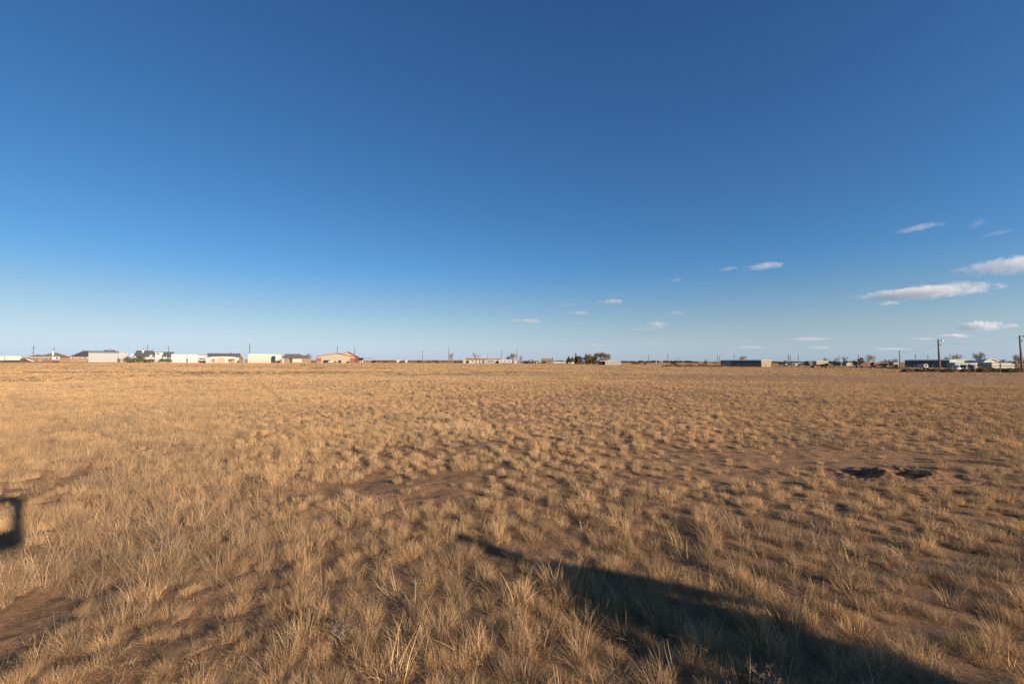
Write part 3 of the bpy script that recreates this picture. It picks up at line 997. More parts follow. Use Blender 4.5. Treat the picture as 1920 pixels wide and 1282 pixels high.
def branch_tree(px, yt, Y, label, spread=0.5, seed=0, name='bare_tree', m=None, twigs=600, group=None, depth=5, trunk_r=None, base=None):
    base = base or P(px, 676, Y); h = P(px, yt, Y).z
    root = empty(name, (base.x, Y, 0))
    tag(root, label, 'tree', group)
    g = random.Random(seed)
    tr = MB(); br = MB(); tips = []
    r0 = trunk_r or h * 0.035

    def grow(p, d, L, r, lev, mb):
        pts = [p]; q = p.copy(); dd = d.copy()
        for k in range(3):
            dd = (dd + Vector((g.uniform(-1, 1), g.uniform(-1, 1), g.uniform(-.3, .6))) * 0.16).normalized()
            q = q + dd * L / 3; pts.append(q.copy())
        mb.tube(pts, [r, r * .88, r * .76, r * .62], 4 if lev else 6)
        if lev >= depth:
            tips.append(q); return
        if lev >= 2:
            tips.append(q.copy()); tips.append(pts[2].copy())
        for k in range(g.choice((2, 3, 3)) if lev < 3 else 3):
            ang = g.uniform(0, 2 * math.pi)
            sd_ = Vector((math.cos(ang), math.sin(ang), 0))
            nd = (dd * (1 - spread * 0.45) + sd_ * spread * g.uniform(.5, 1.1) + Vector((0, 0, .12))).normalized()
            grow(pts[-1] if k else pts[-2], nd, L * (g.uniform(.95, 1.25) if lev == 0 else g.uniform(.62, .86)), r * .6, lev + 1, br)
    grow(Vector((0, 0, -min(0.1, h * .06))), Vector((g.uniform(-.08, .08), 0, 1)).normalized(), h * 0.15, r0, 0, tr)
    zmax = max(v[2] for v in br.v)
    k = h / zmax
    for mb in (tr, br):
        mb.v = [(x * k, y * k, z * k) for x, y, z in mb.v]
    tr.build('trunk', M_BARK, root)
    br.build('branches', M_BARK, root)
    if twigs:
        g2 = np.random.default_rng(seed)
        T = np.array([tuple(t * k) for t in tips]); c = T[g2.integers(0, len(T), twigs)] + g2.normal(0, h * 0.05, (twigs, 3))
        a = g2.normal(size=(twigs, 3)) + np.array([0, 0, 0.8]); a /= np.linalg.norm(a, axis=1)[:, None]
        a *= h * 0.045
        b2 = np.cross(a, g2.normal(size=(twigs, 3))); b2 /= np.linalg.norm(b2, axis=1)[:, None]; b2 *= min(0.012 * max(1, h / 6), h * .008)
        v = np.stack([c - a - b2, c - a + b2, c + a + b2, c + a - b2], 1).reshape(-1, 3)
        raw_mesh('twigs', v, np.arange(twigs * 4).reshape(-1, 4), m or M_TWIG, tint=np.repeat(g2.random(twigs), 4), parent=root)['kind'] = 'stuff'
    return root


def evergreen(pxa, pxb, yt, Y, label, seed=0, n=900, m=None, cone=False, name='evergreen_tree', group=None):
    a = P(pxa, 676, Y); b_ = P(pxb, 676, Y); h = P((pxa + pxb) / 2, yt, Y).z
    W = b_.x - a.x
    root = empty(name, ((a.x + b_.x) / 2, Y, 0))
    tag(root, label, 'tree', group)
    g = random.Random(seed)
    MB().tube([(0, 0, -0.1), (0.05, 0, h * 0.3), (0, 0.05, h * 0.8)], [h * .035, h * .028, h * .01], 6).build('trunk', M_BARK, root)
    blobs = []
    for k in range(14):
        t = k / 13.0
        rr = W * 0.5 * ((1 - t) ** 0.8 if cone else math.sqrt(max(0.05, 1 - (2 * t - 0.85) ** 2 * .9)))
        an = g.uniform(0, 6.28)
        off = rr * 0.5
        blobs.append((off * math.cos(an), off * math.sin(an), h * (0.16 + 0.78 * t), rr * 0.55 + .05, rr * 0.55 + .05, h * 0.1))
    leaf_cloud('crown', blobs, n, max(0.07, h * 0.035), m or M_EVER, seed, root)
    return root


# --- green yard shrubs in front of the white house with the charcoal roof
GY = 'green shrubs in front of the charcoal-roofed white house'
shrub(233, 247, 665.0, 243, 'green shrub against the gable wing of the grey metal barn', seed=1, n=900)
shrub(221, 226, 668.0, 243, 'slim dark green shrub at the corner of the grey metal barn', seed=2, n=250, lumps=2)
shrub(246, 260, 667.0, 241, 'low green shrub beneath the larger of the two white dishes', seed=3, n=900)
shrub(256, 273, 664.0, 243, 'tallest green shrub, below the white chimney', seed=4, n=1200)
shrub(272, 290, 668.5, 242, 'low green shrub below the round white dish nearest the white gable', seed=5, n=900)
shrub(296, 312, 668.6, 240, 'green shrub hiding the foot of the tall white gable wall', seed=6, n=900)
shrub(311, 324, 668.0, 240, 'green shrub between the white gable and the long white metal building', seed=7, n=800)

# --- white house with charcoal roofs
F = Front('white_gable_house', 'white house with long charcoal roof, white chimney and tall white gable bay', 'house', 248, 292, 262)
F.box('wall', 251, 325, 668, None, 0, 11, M_WHITE)
F.prism('roof', [(248.5, 669.0), (255.5, 657.2), (290, 657.2), (292.5, 660), (292.5, 669.0)], -0.6, 0.8, M_SHINGLE)
F.hip('back_roof', 249, 293, 669.0, 256, 289, 657.0, 12, M_SHINGLE, 0.2, v0=0.8)
c = F.prism('chimney', [(266, 661.5), (266, 655.5), (270, 655.5), (270, 659.0), (268.2, 661.5)], -1.6, -0.7, M_WHITE)
F.box('chimney_cap', 266.6, 269.4, 653.4, 654.9, -1.4, -0.8, M_DARK, c)
g_ = F.prism('gable_bay', [(290.5, 679, 0), (303, 679, 0), (303, 668), (306.5, 660.6), (290.5, 660.6)], -1.5, 3.0, M_WHITE)
F.box('vent', 293, 298.5, 662.4, 664.3, -1.56, -1.5, M_DARK, g_)
F.prism('roof_wing', [(300.5, 669.0), (305.5, 660.2), (327.5, 660.2), (324, 663), (324, 669.0)], -1.2, 8.0, M_SHINGLE)
F.box('eave_trim', 288, 291.5, 658.0, 659.5, -0.75, -0.62, M_WHITE)
F.box('ridge_trim', 290.5, 327.5, 659.6, 660.5, -1.7, -1.4, M_SHINGLE)


def dish(px, py, r, Y, label):
    p = P(px, py, Y)
    root = empty('satellite_dish', (p.x, Y, 0))
    tag(root, label, 'satellite dish')
    mb = MB(); nu, nv = 18, 5
    dn = Vector((0.35, -0.85, 0.4)).normalized(); a = dn.orthogonal().normalized(); b_ = dn.cross(a)
    mb.v.append(tuple(Vector((0, 0, p.z))))
    for j in range(1, nv + 1):
        q = j / nv
        for i in range(nu):
            t = 2 * math.pi * i / nu
            mb.v.append(tuple(Vector((0, 0, p.z)) + (a * math.cos(t) + b_ * math.sin(t)) * r * q + dn * r * 0.28 * q * q))
    for i in range(nu):
        mb.f.append((0, 1 + i, 1 + (i + 1) % nu))
        for j in range(nv - 1):
            q = 1 + j * nu
            mb.f.append((q + i, q + nu + i, q + nu + (i + 1) % nu, q + (i + 1) % nu))
    mb.build('reflector', M_WHITE, root, True)
    MB().tube([(0, 0.1, -0.1), (0, 0.1, p.z)], 0.06, 6).build('mast', M_GREYTRIM, root)
    c0 = Vector((0, 0, p.z)); f_ = c0 + dn * r * 0.9
    MB().tube([c0 + b_ * r * .9 + dn * r * .25, f_], 0.02, 4).tube([c0 - b_ * r * .9 + dn * r * .25, f_], 0.02, 4).box(f_.x - .06, f_.x + .06, f_.y - .06, f_.y + .06, f_.z - .06, f_.z + .06).build('feed_arm', M_GREYTRIM, root)


dish(248.6, 666.0, 0.85, 240, 'larger white round dish at the foot of the charcoal roof, above the low shrub')
dish(283.8, 667.4, 0.72, 240, 'smaller white round dish among the shrubs near the tall white gable')
for i, (px, py) in enumerate(((253.5, 668.5), (307.5, 669.8), (312, 669.5))):
    p = P(px, py, 239)
    root = empty('garden_lantern', (p.x, 239, 0))
    tag(root, ('small white globe beside the larger white dish', 'small white globe among shrubs, nearer the white gable', 'small white globe among shrubs, nearer the long white building')[i], 'garden lamp')
    MB().ball((0, 0, p.z), .26, .26, .26).build('globe', M_LAMP, root, True)
    MB().tube([(0, 0, -.1), (0, 0, p.z - .2)], .05, 6).build('post', M_GREYTRIM, root)

# --- dark board fence and low wall along the shrubs
F = Front('rail_fence', 'low weathered rail fence below the green shrubs', 'fence', 222, 322, 236)
for i in range(21):
    a0 = 222 + 100 * i / 20
    F.box('post', a0 - .18, a0 + .18, 672.6, None, 0, 0.14, M_POLE)
for yy in (673.2, 674.8, 676.4):
    F.box('rail', 222, 322, yy, yy + 0.45, -0.05, 0.0, M_POLE)
# --- sand heap
p = P(306, 676, 226)
mb = MB(); mb.v = []
nx_, ny_ = 26, 10
for j in range(ny_):
    for i in range(nx_):
        u = i / (nx_ - 1) * 2 - 1; v = j / (ny_ - 1) * 2 - 1
        hgt_ = max(0, 1 - u * u) ** 1.2 * max(0, 1 - v * v) * 0.75 + 0.06 * math.sin(u * 9 + v * 4) * max(0, 1 - u * u) * max(0, 1 - v * v)
        mb.v.append((u * 5.2, v * 2.0, hgt_ - 0.03))
for j in range(ny_ - 1):
    for i in range(nx_ - 1):
        q = j * nx_ + i
        mb.f.append((q, q + 1, q + 1 + nx_, q + nx_))
o = mb.build('sand_heap', M_PALESOIL, None, True); o.location = (p.x, 226, 0)
tag(o, 'long low heap of pale orange sand in front of the rail fence', 'sand heap')

# --- long white metal building
F = Front('long_white_building', 'long white metal building with an open bay at its end', 'building', 321, 388, 240)
F.box('wall', 321, 371, 664.3, None, 0, 12, M_WHITE)
F.box('end_bay', 371.3, 388.5, 664.4, None, 0.8, 12, M_WHITE)
F.box('door', 384, 384.9, 665, None, 0.72, 0.8, M_DARK)
F.box('gate_frame', 372.5, 373.5, 665, None, 0.7, 0.8, M_GREYTRIM)
F.box('roof', 320.6, 389, 663.6, 664.3, -0.25, 12.3, M_GREYTRIM)
F.box('low_shed', 352, 369, 670.8, None, -2.5, -0.4, M_WHITE)
F.box('bench', 375, 384, 671.2, 672.4, -0.8, 0.4, M_NAVY)
F.box('barrow', 373, 387, 675.6, 677.4, -1.4, -0.4, M_BRICK)
for k in range(1, 8):
    p_ = 321 + 50 * k / 8
    F.box('wall_seam', p_ - 0.07, p_ + 0.07, 664.8, None, -0.05, 0.0, M_CREAM)

# --- brick gable house with dark roof, cream shed in front
F = Front('brick_gable_house', 'low house with long charcoal roof ending in a red-brick gable', 'house', 388, 457, 262)
F.box('wall', 389, 446, 670, None, 0.3, 9, M_BRICKTAN)
F.prism('roof', [(387, 670.6), (388, 662.4), (450, 662.4), (447, 670.6)], -0.2, 0.9, M_SHINGLE)
F.hip('back_roof', 388, 451, 670.5, 390, 449, 662.3, 9, M_SHINGLE, 0.2, v0=0.9)
F.prism('brick_gable', [(446.5, 680, 0), (447.2, 670.6), (450.4, 662.6), (456.8, 672.5), (456.8, 680, 0)], -0.4, 9, M_BRICK)
F.prism('gable_trim', [(450.2, 662.7), (450.8, 661.9), (457.6, 672.2), (456.8, 672.9)], -0.6, 9.2, M_GREYTRIM)
F.prism('chimney', [(430.5, 663.2), (432.6, 659.4), (434.8, 663.2)], -0.4, 1.2, M_BRICK)
F = Front('cream_shed', 'long cream shed with a shallow arched roof and tan central door', 'shed', 386, 448, 233)
F.prism('wall', [(386, 681, 0), (448, 681, 0), (448, 671.2), (436, 669.6), (416, 669.0), (398, 669.8), (386, 671.0)], 0, 9, M_CREAM)
F.prism('roof', [(385.6, 671.2), (398, 669.9), (416, 669.1), (436, 669.7), (448.4, 671.4), (448.4, 670.7), (436, 668.9), (416, 668.3), (398, 669.1), (385.6, 670.5)], -0.3, 9.2, M_ROOFMETAL)
F.box('door', 408.5, 421, 670.2, None, -0.1, 0.0, M_TANDOOR)
F.box('side_door', 421.4, 425.5, 671, None, -0.08, 0.0, M_CREAM)
F.box('opening', 428.5, 440, 673.0, 678, -0.04, 0.02, M_DARK)
F.box('opening', 399, 401, 672.5, 679, -0.04, 0.02, M_DARK)
F.box('panel', 393, 399, 672.5, 679, -0.05, 0.0, M_PALEGREY)
F.box('panel', 401.5, 406.5, 672.5, 679, -0.05, 0.0, M_PALEGREY)
for a0 in (431, 434.5, 437.5):
    F.box('stacked_box', a0, a0 + 2, 674.8, None, -0.9, -0.15, M_TANDOOR)

F = Front('dark_board_fence', 'dark grey board fence between the brick gable and second white building', 'fence', 448, 468, 238)
for i in range(18):
    a0 = 448.5 + 18 * i / 18
    F.box('board', a0 + .04, a0 + .94, 673.2 + .2 * random.random(), None, 0, 0.03, M_NAVY)
F.box('post', 456.8, 457.8, 672.2, None, -0.12, -0.02, M_CREAM)

# --- second white building
F = Front('white_storage_building', 'long cream-white storage building with a brighter door, beside the thick pole', 'building', 465, 517, 240)
F.box('wall', 465, 516, 664.8, None, 0, 10, M_CREAM)
F.box('roof', 464.6, 516.6, 664.1, 664.8, -0.25, 10.3, M_ROOFMETAL)
F.box('door', 503.8, 514.2, 667.4, None, -0.08, 0.0, M_WHITE)
for k in range(1, 7):
    p_ = 465 + 38 * k / 7
    F.box('wall_seam', p_ - 0.07, p_ + 0.07, 665.2, None, -0.05, 0.0, M_WHITE)
F = Front('round_end_trailer', 'cream trailer with a rounded front end beside the storage building', 'trailer', 516.5, 529, 241)
F.prism('body', [(516.6, 676.6), (527, 676.6), (528.6, 673), (528.4, 668), (526.5, 665), (523, 664.2), (516.6, 664.2)], 0, 2.5, M_CREAM)
F.box('chassis', 517, 527, 676.6, 677.6, 0.3, 2.2, M_DARK)
for pa in (520, 523.5):
    u = F.u(pa)
    MB().tube([(u, 0.2, 0.36), (u, 0.45, 0.36)], 0.36, 10).build('wheel', M_RUBBER, F.root)

# --- grey hip-roof house
F = Front('grey_hip_house', 'tan brick house with a wide grey-brown hip roof and an arched garage', 'house', 529, 584, 262)
F.box('wall', 530, 583, 671, None, 0, 11, M_BRICKTAN)
F.hip('roof', 528, 584, 671.2, 536, 560, 663.4, 12, M_SHINGLEGR)
F.hip('front_roof', 545, 583, 671.4, 556, 572, 666.0, 8, M_SHINGLEGR, 0.3, v0=-2.0)
F.box('front_wall', 547, 582, 671.3, None, -1.7, 0, M_BRICKTAN)
F.box('garage_door', 549, 566, 672.6, 679, -1.78, -1.7, M_CREAM)
window(F, 570, 573, 673.6, 676.6)
window(F, 576, 578.5, 673.6, 676.6)
window(F, 534, 540, 672.5, 675.5)
F.box('chimney', 560.5, 562.5, 662.0, 666, 5, 6, M_SHINGLEGR)
branch_tree(574.5, 662.5, 275, 'bare brown tree behind the grey hip-roofed house', 0.75, 11, twigs=1200)
F = Front('white_gas_tank', 'small upright white tank beside a dark bin in front of the hip-roofed house', 'tank', 528.5, 532, 238)
u = F.u(530.3); hh = F.z(530, 671.2)
MB().tube([(u, 0.4, 0.0), (u, 0.4, hh - .2), (u, .4, hh)], [.42, .42, .2], 12).build('vessel', M_WHITE, F.root, False)
F.box('dark_bin', 525.5, 528.6, 673.2, None, 0.2, 1.2, M_NAVY)

# --- tan barn with red trim
F = Front('tan_red_barn', 'big tan metal barn with red trim, low gable and wine-red panels', 'barn', 593.5, 675, 268, R(-13))
barn = [(593.5, 682, 0), (668, 682, 0), (668, 669.2), (633, 662.6), (628, 662.6), (593.5, 668.0)]
F.prism('front_wall', barn, 0, 18, M_TAN)
F.prism('roof', [(592.8, 668.3), (628, 662.9), (633, 662.9), (669, 669.5), (669, 668.6), (633, 662.0), (628, 662.0), (592.8, 667.4)], -0.4, 18.3, M_REDROOF)
F.box('corner_trim', 593.2, 594.0, 668.3, None, -0.12, 0.0, M_REDROOF)
F.box('red_panel', 594, 602.6, 671.0, 677.8, -0.1, 0.0, M_REDDOOR)
F.box('red_panel', 656.2, 664.2, 671.2, None, -0.1, 0.0, M_REDDOOR)
F.box('red_panel', 664.6, 666.2, 671.2, None, -0.14, 0.0, M_REDDOOR)
for a0, a1, yt in ((606.2, 623.0, 675.0), (634.5, 640.0, 675.4), (650.3, 654.5, 677.2)):
    F.box('opening', a0, a1, yt, None, -0.05, 0.02, M_DARK)
F.box('door_frame', 605.0, 606.1, 675.2, None, -0.2, -0.02, M_CREAM)
F.box('door_frame', 640.2, 641.2, 675.2, None, -0.2, -0.02, M_CREAM)
F.prism('tall_gable', [(641, 666), (640.5, 664.4), (649.5, 659.5), (668, 668.2), (668, 671)], 1.0, 11.5, M_TAN)
F.prism('tall_roof', [(639.6, 665.0), (649.5, 659.9), (668.6, 669.0), (669, 668.2), (649.5, 659.1), (639.6, 664.3)], .7, 11.8, M_REDROOF)
F.box('column', 667.0, 668.8, 669.0, None, -0.4, 0.3, M_REDDOOR)
F.box('column', 670.6, 672.2, 669.6, None, -0.4, 0.3, M_REDDOOR)
F.box('garage_wall', 668.5, 680.5, 671.4, None, 1.4, 1.8, M_DARK)
F.box('garage_roof', 668.8, 682, 670.3, 671.3, -0.4, 3.0, M_REDROOF)
# porch
pr = F.box('porch_roof', 681.5, 695.5, 671.1, 672.0, -0.5, 9, M_REDROOF)
for a0 in (682.2, 686.3, 690.5, 694.8):
    F.box('porch_post', a0 - .25, a0 + .25, 672.0, None, -0.3, -0.1, M_CREAM)
for k in range(9):
    a0 = 682 + 13 * k / 8
    F.box('rail_picket', a0 - .1, a0 + .1, 676.6, None, -0.2, -0.12, M_REDDOOR)
F.box('rail', 682, 695, 676.4, 676.9, -0.22, -0.1, M_REDDOOR)


# --- vehicles
def car(pxa, pxb, yt, Y, label, m, kind='sedan', heading=0.0, name='parked_car', cat='car'):
    a = P(pxa, 676, Y); b_ = P(pxb, 676, Y)
    L = b_.x - a.x; H = P((pxa + pxb) / 2, yt, Y).z; Wd = min(1.9, max(1.5, L * 0.42))
    root = empty(name, (a.x + L / 2, Y, 0), heading)
    tag(root, label, cat)
    gcl = 0.16 * H; bh = 0.58 * H; l = L / 2
    if kind == 'sedan':
        low = [(-l, gcl), (l, gcl), (l, bh * .95), (l * .62, bh), (-l * .55, bh), (-l, bh * .85)]
        top = [(-l * .62, bh), (l * .7, bh), (l * .38, H), (-l * .2, H)]
    elif kind == 'suv':
        low = [(-l, gcl), (l, gcl), (l, bh), (-l, bh * .9)]
        top = [(-l * .55, bh), (l * .96, bh), (l * .86, H), (-l * .3, H)]
    else:
        low = [(-l, gcl), (l, gcl), (l, bh * .92), (0, bh * .92), (-l * .55, bh), (-l, bh * .9)]
        top = [(-l * .5, bh), (l * .12, bh), (l * .05, H), (-l * .25, H)]
    body = MB().prism_y(low, -Wd / 2, Wd / 2).build('body', m, root)
    cab = MB().prism_y(top, -Wd * .42, Wd * .42).build('cabin', m, root)
    cx = sum(p[0] for p in top) / 4
    gl = [(cx + (x - cx) * .86, bh + (z - bh) * .86 + .03 * H) for x, z in top]
    MB().prism_y(gl, -Wd * .43, Wd * .43).build('window', M_GLASS, cab)
    wr = 0.19 * H + .08
    for sx_ in (-.62, .62):
        for sy in (-1, 1):
            wv = MB().tube([(sx_ * l, sy * (Wd / 2 - .2), wr), (sx_ * l, sy * (Wd / 2 + .02), wr)], wr, 12).build('wheel', M_RUBBER, root)
            MB().tube([(sx_ * l, sy * (Wd / 2 - .1), wr), (sx_ * l, sy * (Wd / 2 + .03), wr)], wr * .55, 10).build('rim', M_GREYTRIM, wv)
    for sy in (-.35, .35):
        MB().box(-l - .02, -l + .03, sy * Wd - .13, sy * Wd + .13, bh * .62, bh * .8).build('headlight', M_LAMP, root)
    return root


M_CARDARK = mat('dark_car_paint', (0.03, 0.032, 0.036), 0.3, 0.1, spec=0.5)
M_CARSILVER = mat('silver_car_paint', (0.42, 0.43, 0.44), 0.3, 0.05, metal=0.4, spec=0.5)
M_CARRED = mat('dull_red_paint', (0.22, 0.07, 0.05), 0.5, 0.15)
M_CARBEIGE = mat('beige_car_paint', (0.52, 0.47, 0.36), 0.4, 0.05)
car(616, 623, 675.2, 262, 'white car nosed into the wide dark opening of the tan barn', M_WHITEP)
car(673, 680, 675.0, 262, 'beige car under the red side roof of the tan barn', M_CARBEIGE, 'suv')
car(650.5, 655, 677.0, 258, 'dark car by the tan barn, left of the wine-red panel', M_CARDARK)
for (pa, pb, yt, l_) in ((643, 644.5, 677.0, 'white barrel nearest the narrow dark opening of the tan barn'), (645.6, 647, 677.3, 'shortest white barrel, between the other two before the tan barn'), (648, 649.3, 676.8, 'white barrel nearest the dark car before the tan barn')):
    F2 = Front('white_barrel', l_, 'barrel', pa, pb, 258, group='white barrels before the tan barn')
    u = F2.u((pa + pb) / 2); hz_ = F2.z(pa, yt)
    MB().tube([(u, 0, 0), (u, 0, hz_ * .33), (u, 0, hz_ * .36), (u, 0, hz_)], [.27, .27, .29, .27], 10).build('drum', M_WHITE, F2.root)
shrub(594, 606, 677.6, 240, 'low orange-brown weeds piled at the near corner of the tan barn', M_REDWEED, 700, seed=21, cat='weeds', name='weed_patch')
shrub(625, 633, 675.6, 262, 'brown dry bush between the two dark openings of the tan barn', M_TWIG, 500, seed=22)
shrub(697, 704, 673.6, 262, 'dark round bush beside the porch of the tan barn', M_EVER, 900, seed=23, lumps=3)

# --- yuccas / cactus clumps out in the field
def spiky(px, py, wpx, hpx, label, n=60, seed=0, m=None, name='yucca_plant', cat='yucca'):
    g0 = G(px, py)
    k = g0.y / FOC
    Wd = wpx * k; H = hpx * k
    g = np.random.default_rng(seed)
    root = empty(name, (g0.x, g0.y, float(ground_full(g0.x, g0.y))))
    tag(root, label, cat)
    nc = max(1, int(round(wpx / 4)))
    for c in range(nc):
        cx = (c + .5) / nc * Wd - Wd / 2; cy = g.uniform(-.3, .3) * min(Wd, 1.0); hh = H * g.uniform(.6, 1.0)
        v, f, t = blades(n, 0.08, hh * .55, hh, 0.05, 1.3, 0.05, seg=2, seed=seed * 17 + c, curl=0.15, droop=1.1)
        v = v + np.array([cx, cy, 0])
        raw_mesh('leaf_rosette', v, f, m or M_YUCCA, tint=t, parent=root)
    return root


spiky(585, 691.5, 5, 5, 'small yucca at the near tip of the green clump row', seed=1)
spiky(589, 691.5, 6, 6, 'ragged green yucca, second of the close-set clump row', seed=2)
spiky(597, 691.5, 9, 8, 'tallest green yucca in the middle of the close-set row', seed=3)
spiky(604.5, 691.8, 7, 5, 'low green yucca closing the close-set clump row', seed=4)
spiky(564, 684.6, 5, 4, 'small green yucca farther off, nearest the grey hip-roofed house', seed=5)
spiky(570, 684.4, 7, 4.5, 'green yucca farther off, just beyond the close-set row', seed=6)
spiky(556.5, 699, 2, 5, 'single thin green stalk plant standing alone in the grass', seed=7, n=20)
spiky(523, 686.5, 4, 3, 'tiny green plant alone in the grass before the storage building', seed=8, n=30)
spiky(700, 685, 6, 3, 'faint olive plant in the grass beyond the porch', seed=9, n=40, m=M_OLIVE)
spiky(929, 685, 4, 2.5, 'dark low plant in the grass below the grey mobile home', seed=10, n=40, m=M_OLIVE)


# --- power poles and wires
def pole(px, yt, Y, label, arms=(), r=0.14, lean=0.0, extras=None, ht=None, name='utility_pole', cat='utility pole'):
    b_ = P(px, 676, Y); H = P(px, yt, Y).z
    root = empty(name, (b_.x, Y, 0)); root.rotation_euler = (0, lean, 0)
    tag(root, label, cat)
    MB().tube([(0, 0, -0.3), (0, 0, H * .5), (0, 0, H)], [r * 1.25, r, r * .8], 8).build('shaft', M_POLE, root)
    for dz, hw in arms:
        c = MB().box(-hw, hw, -.2, -.08, H - dz - .07, H - dz + .07).build('crossarm', M_POLE, root)
        for s_ in (-.9, -.45, .45, .9):
            MB().tube([(s_ * hw, -.14, H - dz + .07), (s_ * hw, -.14, H - dz + .25)], [.07, .04], 6).build('insulator', M_GREYTRIM, c)
    return root, H


PL = []
for px, yt, Y, arms, r, lab in (
        (62, 648.2, 300, ((.9, 1.6), (2.0, 1.3)), .18, 'tall double-armed pole rising behind the low end of the brick house'),
        (101, 650.5, 330, ((1.0, 1.5),), .16, 'single-arm pole just over the white chimney of the brick house'),
        (276, 646.5, 305, ((1.6, 1.8),), .18, 'tall single-arm pole over the charcoal roof by the white chimney'),
        (287.5, 650.0, 340, (), .13, 'thin plain pole over the end of the charcoal ridge'),
        (316, 647.8, 300, (), .2, 'plain stout pole over the dark roof wing beside the white gable'),
        (467.8, 643.5, 300, ((2.4, 1.1),), .24, 'stout grey pole at the end of the white storage building'),
        (632, 648.5, 320, (), .26, 'dark plain pole over the peak of the tan barn'),
        (665, 648.8, 320, (), .24, 'grey plain pole over the red side roof of the tan barn'),
        (792.3, 656.2, 330, (), .17, 'plain pole standing alone between tan barn and dead tree'),
        (841.5, 652.0, 300, (), .16, 'thin pole close beside the dead tree'),
        (914.3, 664.0, 330, (), .12, 'faint short pole over the red-roofed mobile home'),
        (940.2, 657.0, 320, (), .16, 'dark pole over the rounded white camper'),
        (969.0, 655.2, 320, (), .17, 'pole rising through the bare tree beside the small cream shed'),
        (1216.3, 664.3, 320, (), .18, 'dark plain pole over the distant tree belt, first of a pair'),
        (1252.2, 663.0, 330, ((1.2, .8),), .18, 'pole with a small arm over the cone-shaped evergreens'),
        (1271.5, 667.5, 340, ((.8, .7),), .12, 'short pole beyond the rust-coloured weeds'),
        (1345, 665.5, 210, (), .12, 'thin pole at the far corner of the long dark shed, outer of two'),
        (1349, 666.5, 220, (), .12, 'thin pole at the far corner of the long dark shed, inner of two'),
        (1376.5, 664.0, 230, ((1.2, .5),), .13, 'thin armed pole behind the long dark shed roof'),
        (1478.5, 664.0, 200, (), .16, 'dark pole next to the white-cabbed tractor, nearer of two'),
        (1481.8, 666.0, 220, (), .14, 'shorter pole close behind the pole next to the tractor'),
        (1496.5, 664.2, 230, (), .14, 'grey-green pole over the distant white roofs'),
        (1573.3, 665.0, 230, (), .13, 'pole in the bare scrub over the dark arched shed'),
        (1609.2, 664.2, 225, ((.9, .5),), .13, 'dark pole beside the rounded evergreen'),
        (1686.7, 656.8, 190, (), .17, 'tall dark pole just short of the blue metal building'),
        (1716.5, 664.5, 240, ((1.0, .6),), .16, 'small armed pole over the blue building, farther along'),
        (1739.8, 666.0, 250, ((1.2, .7),), .14, 'small armed pole over the blue building, above the white camper'),
        (1781, 663.8, 240, ((.5, .7),), .13, 'small pole over the pale gable of the blue building'),
        (1846, 664.0, 230, ((.2, 1.2),), .13, 'thin pole beside the tall bare trees near the domed shed'),
        (1904.5, 664.0, 200, ((1.5, .6),), .14, 'thin pole just behind the leaning yard-light pole')):
    root, H = pole(px, yt, Y, lab, arms, r)
    PL.append((px, root.location.copy(), H))


def wire_run(name, label, pts, sag=0.8, r=0.02, n=2, dz=0.25):
    """one power line: n sagging conductors through the pole tops"""
    root = empty(name, pts[0]); tag(root, label, 'power line')
    o = Vector(pts[0])
    for k in range(n):
        mb = MB()
        for a, b_ in zip(pts[:-1], pts[1:]):
            a, b_ = Vector(a), Vector(b_)
            q = []
            for i in range(11):
                t = i / 10
                p_ = a.lerp(b_, t) - o; p_.z -= sag * 4 * t * (1 - t) + dz * k * 3
                q.append(p_)
            mb.tube(q, r, 3, False)
        mb.build('conductor', M_WIRE, root)
    return root


def top(i, dz=0.2):
    return (PL[i][1].x, PL[i][1].y, PL[i][2] - dz)


wire_run('power_line', 'power line sagging between the poles over the houses', [top(0, 1), top(2, 1.6), top(4, .2), top(5, 1)], 0.9, .014, 2, .3)
wire_run('power_line', 'power line running on from the stout grey pole past the tan barn', [top(5, 1), top(6), top(7), top(8), top(9)], 0.9, .013, 2, .4)
wire_run('power_line', 'power line running on from the dead tree over the mobile homes', [top(9), top(11), top(12), top(13)], 1.0, .012, 2, .4)


# yard-light poles by the right-hand fence
def yard_light(px, yt, yb, pxb, label, lamp_side=1):
    g0 = G(pxb, yb); Y = g0.y
    t = P(px, yt, Y)
    root = empty('yard_light_pole', (g0.x, Y, 0)); tag(root, label, 'light pole')
    off = t.x - g0.x
    MB().tube([(0, 0, -.3), (off * .5, 0, t.z * .5), (off, 0, t.z)], [.19, .15, .10], 8).build('shaft', M_POLE, root)
    arm = MB().tube([(off, -.05, t.z - .25), (off + .25 * lamp_side, -.25, t.z - .12), (off + .42 * lamp_side, -.35, t.z - .15)], .04, 6).build('lamp_arm', M_WIRE, root)
    MB().ball((off + .42 * lamp_side, -.35, t.z - .25), .17, .17, .17).build('lamp_globe', M_LAMP, arm, True)
    MB().tube([(off + .42 * lamp_side, -.35, t.z - .14), (off + .42 * lamp_side, -.35, t.z - .06)], [.17, .09], 8).build('lamp_cap', M_WIRE, arm)
    MB().tube([(off * .9 + .3, -.1, t.z - 1.15), (off * .9 + .3, -.1, t.z - .85)], .11, 8).build('transformer', M_WIRE, root)
    return root, Vector((g0.x + off, Y, t.z - .4))


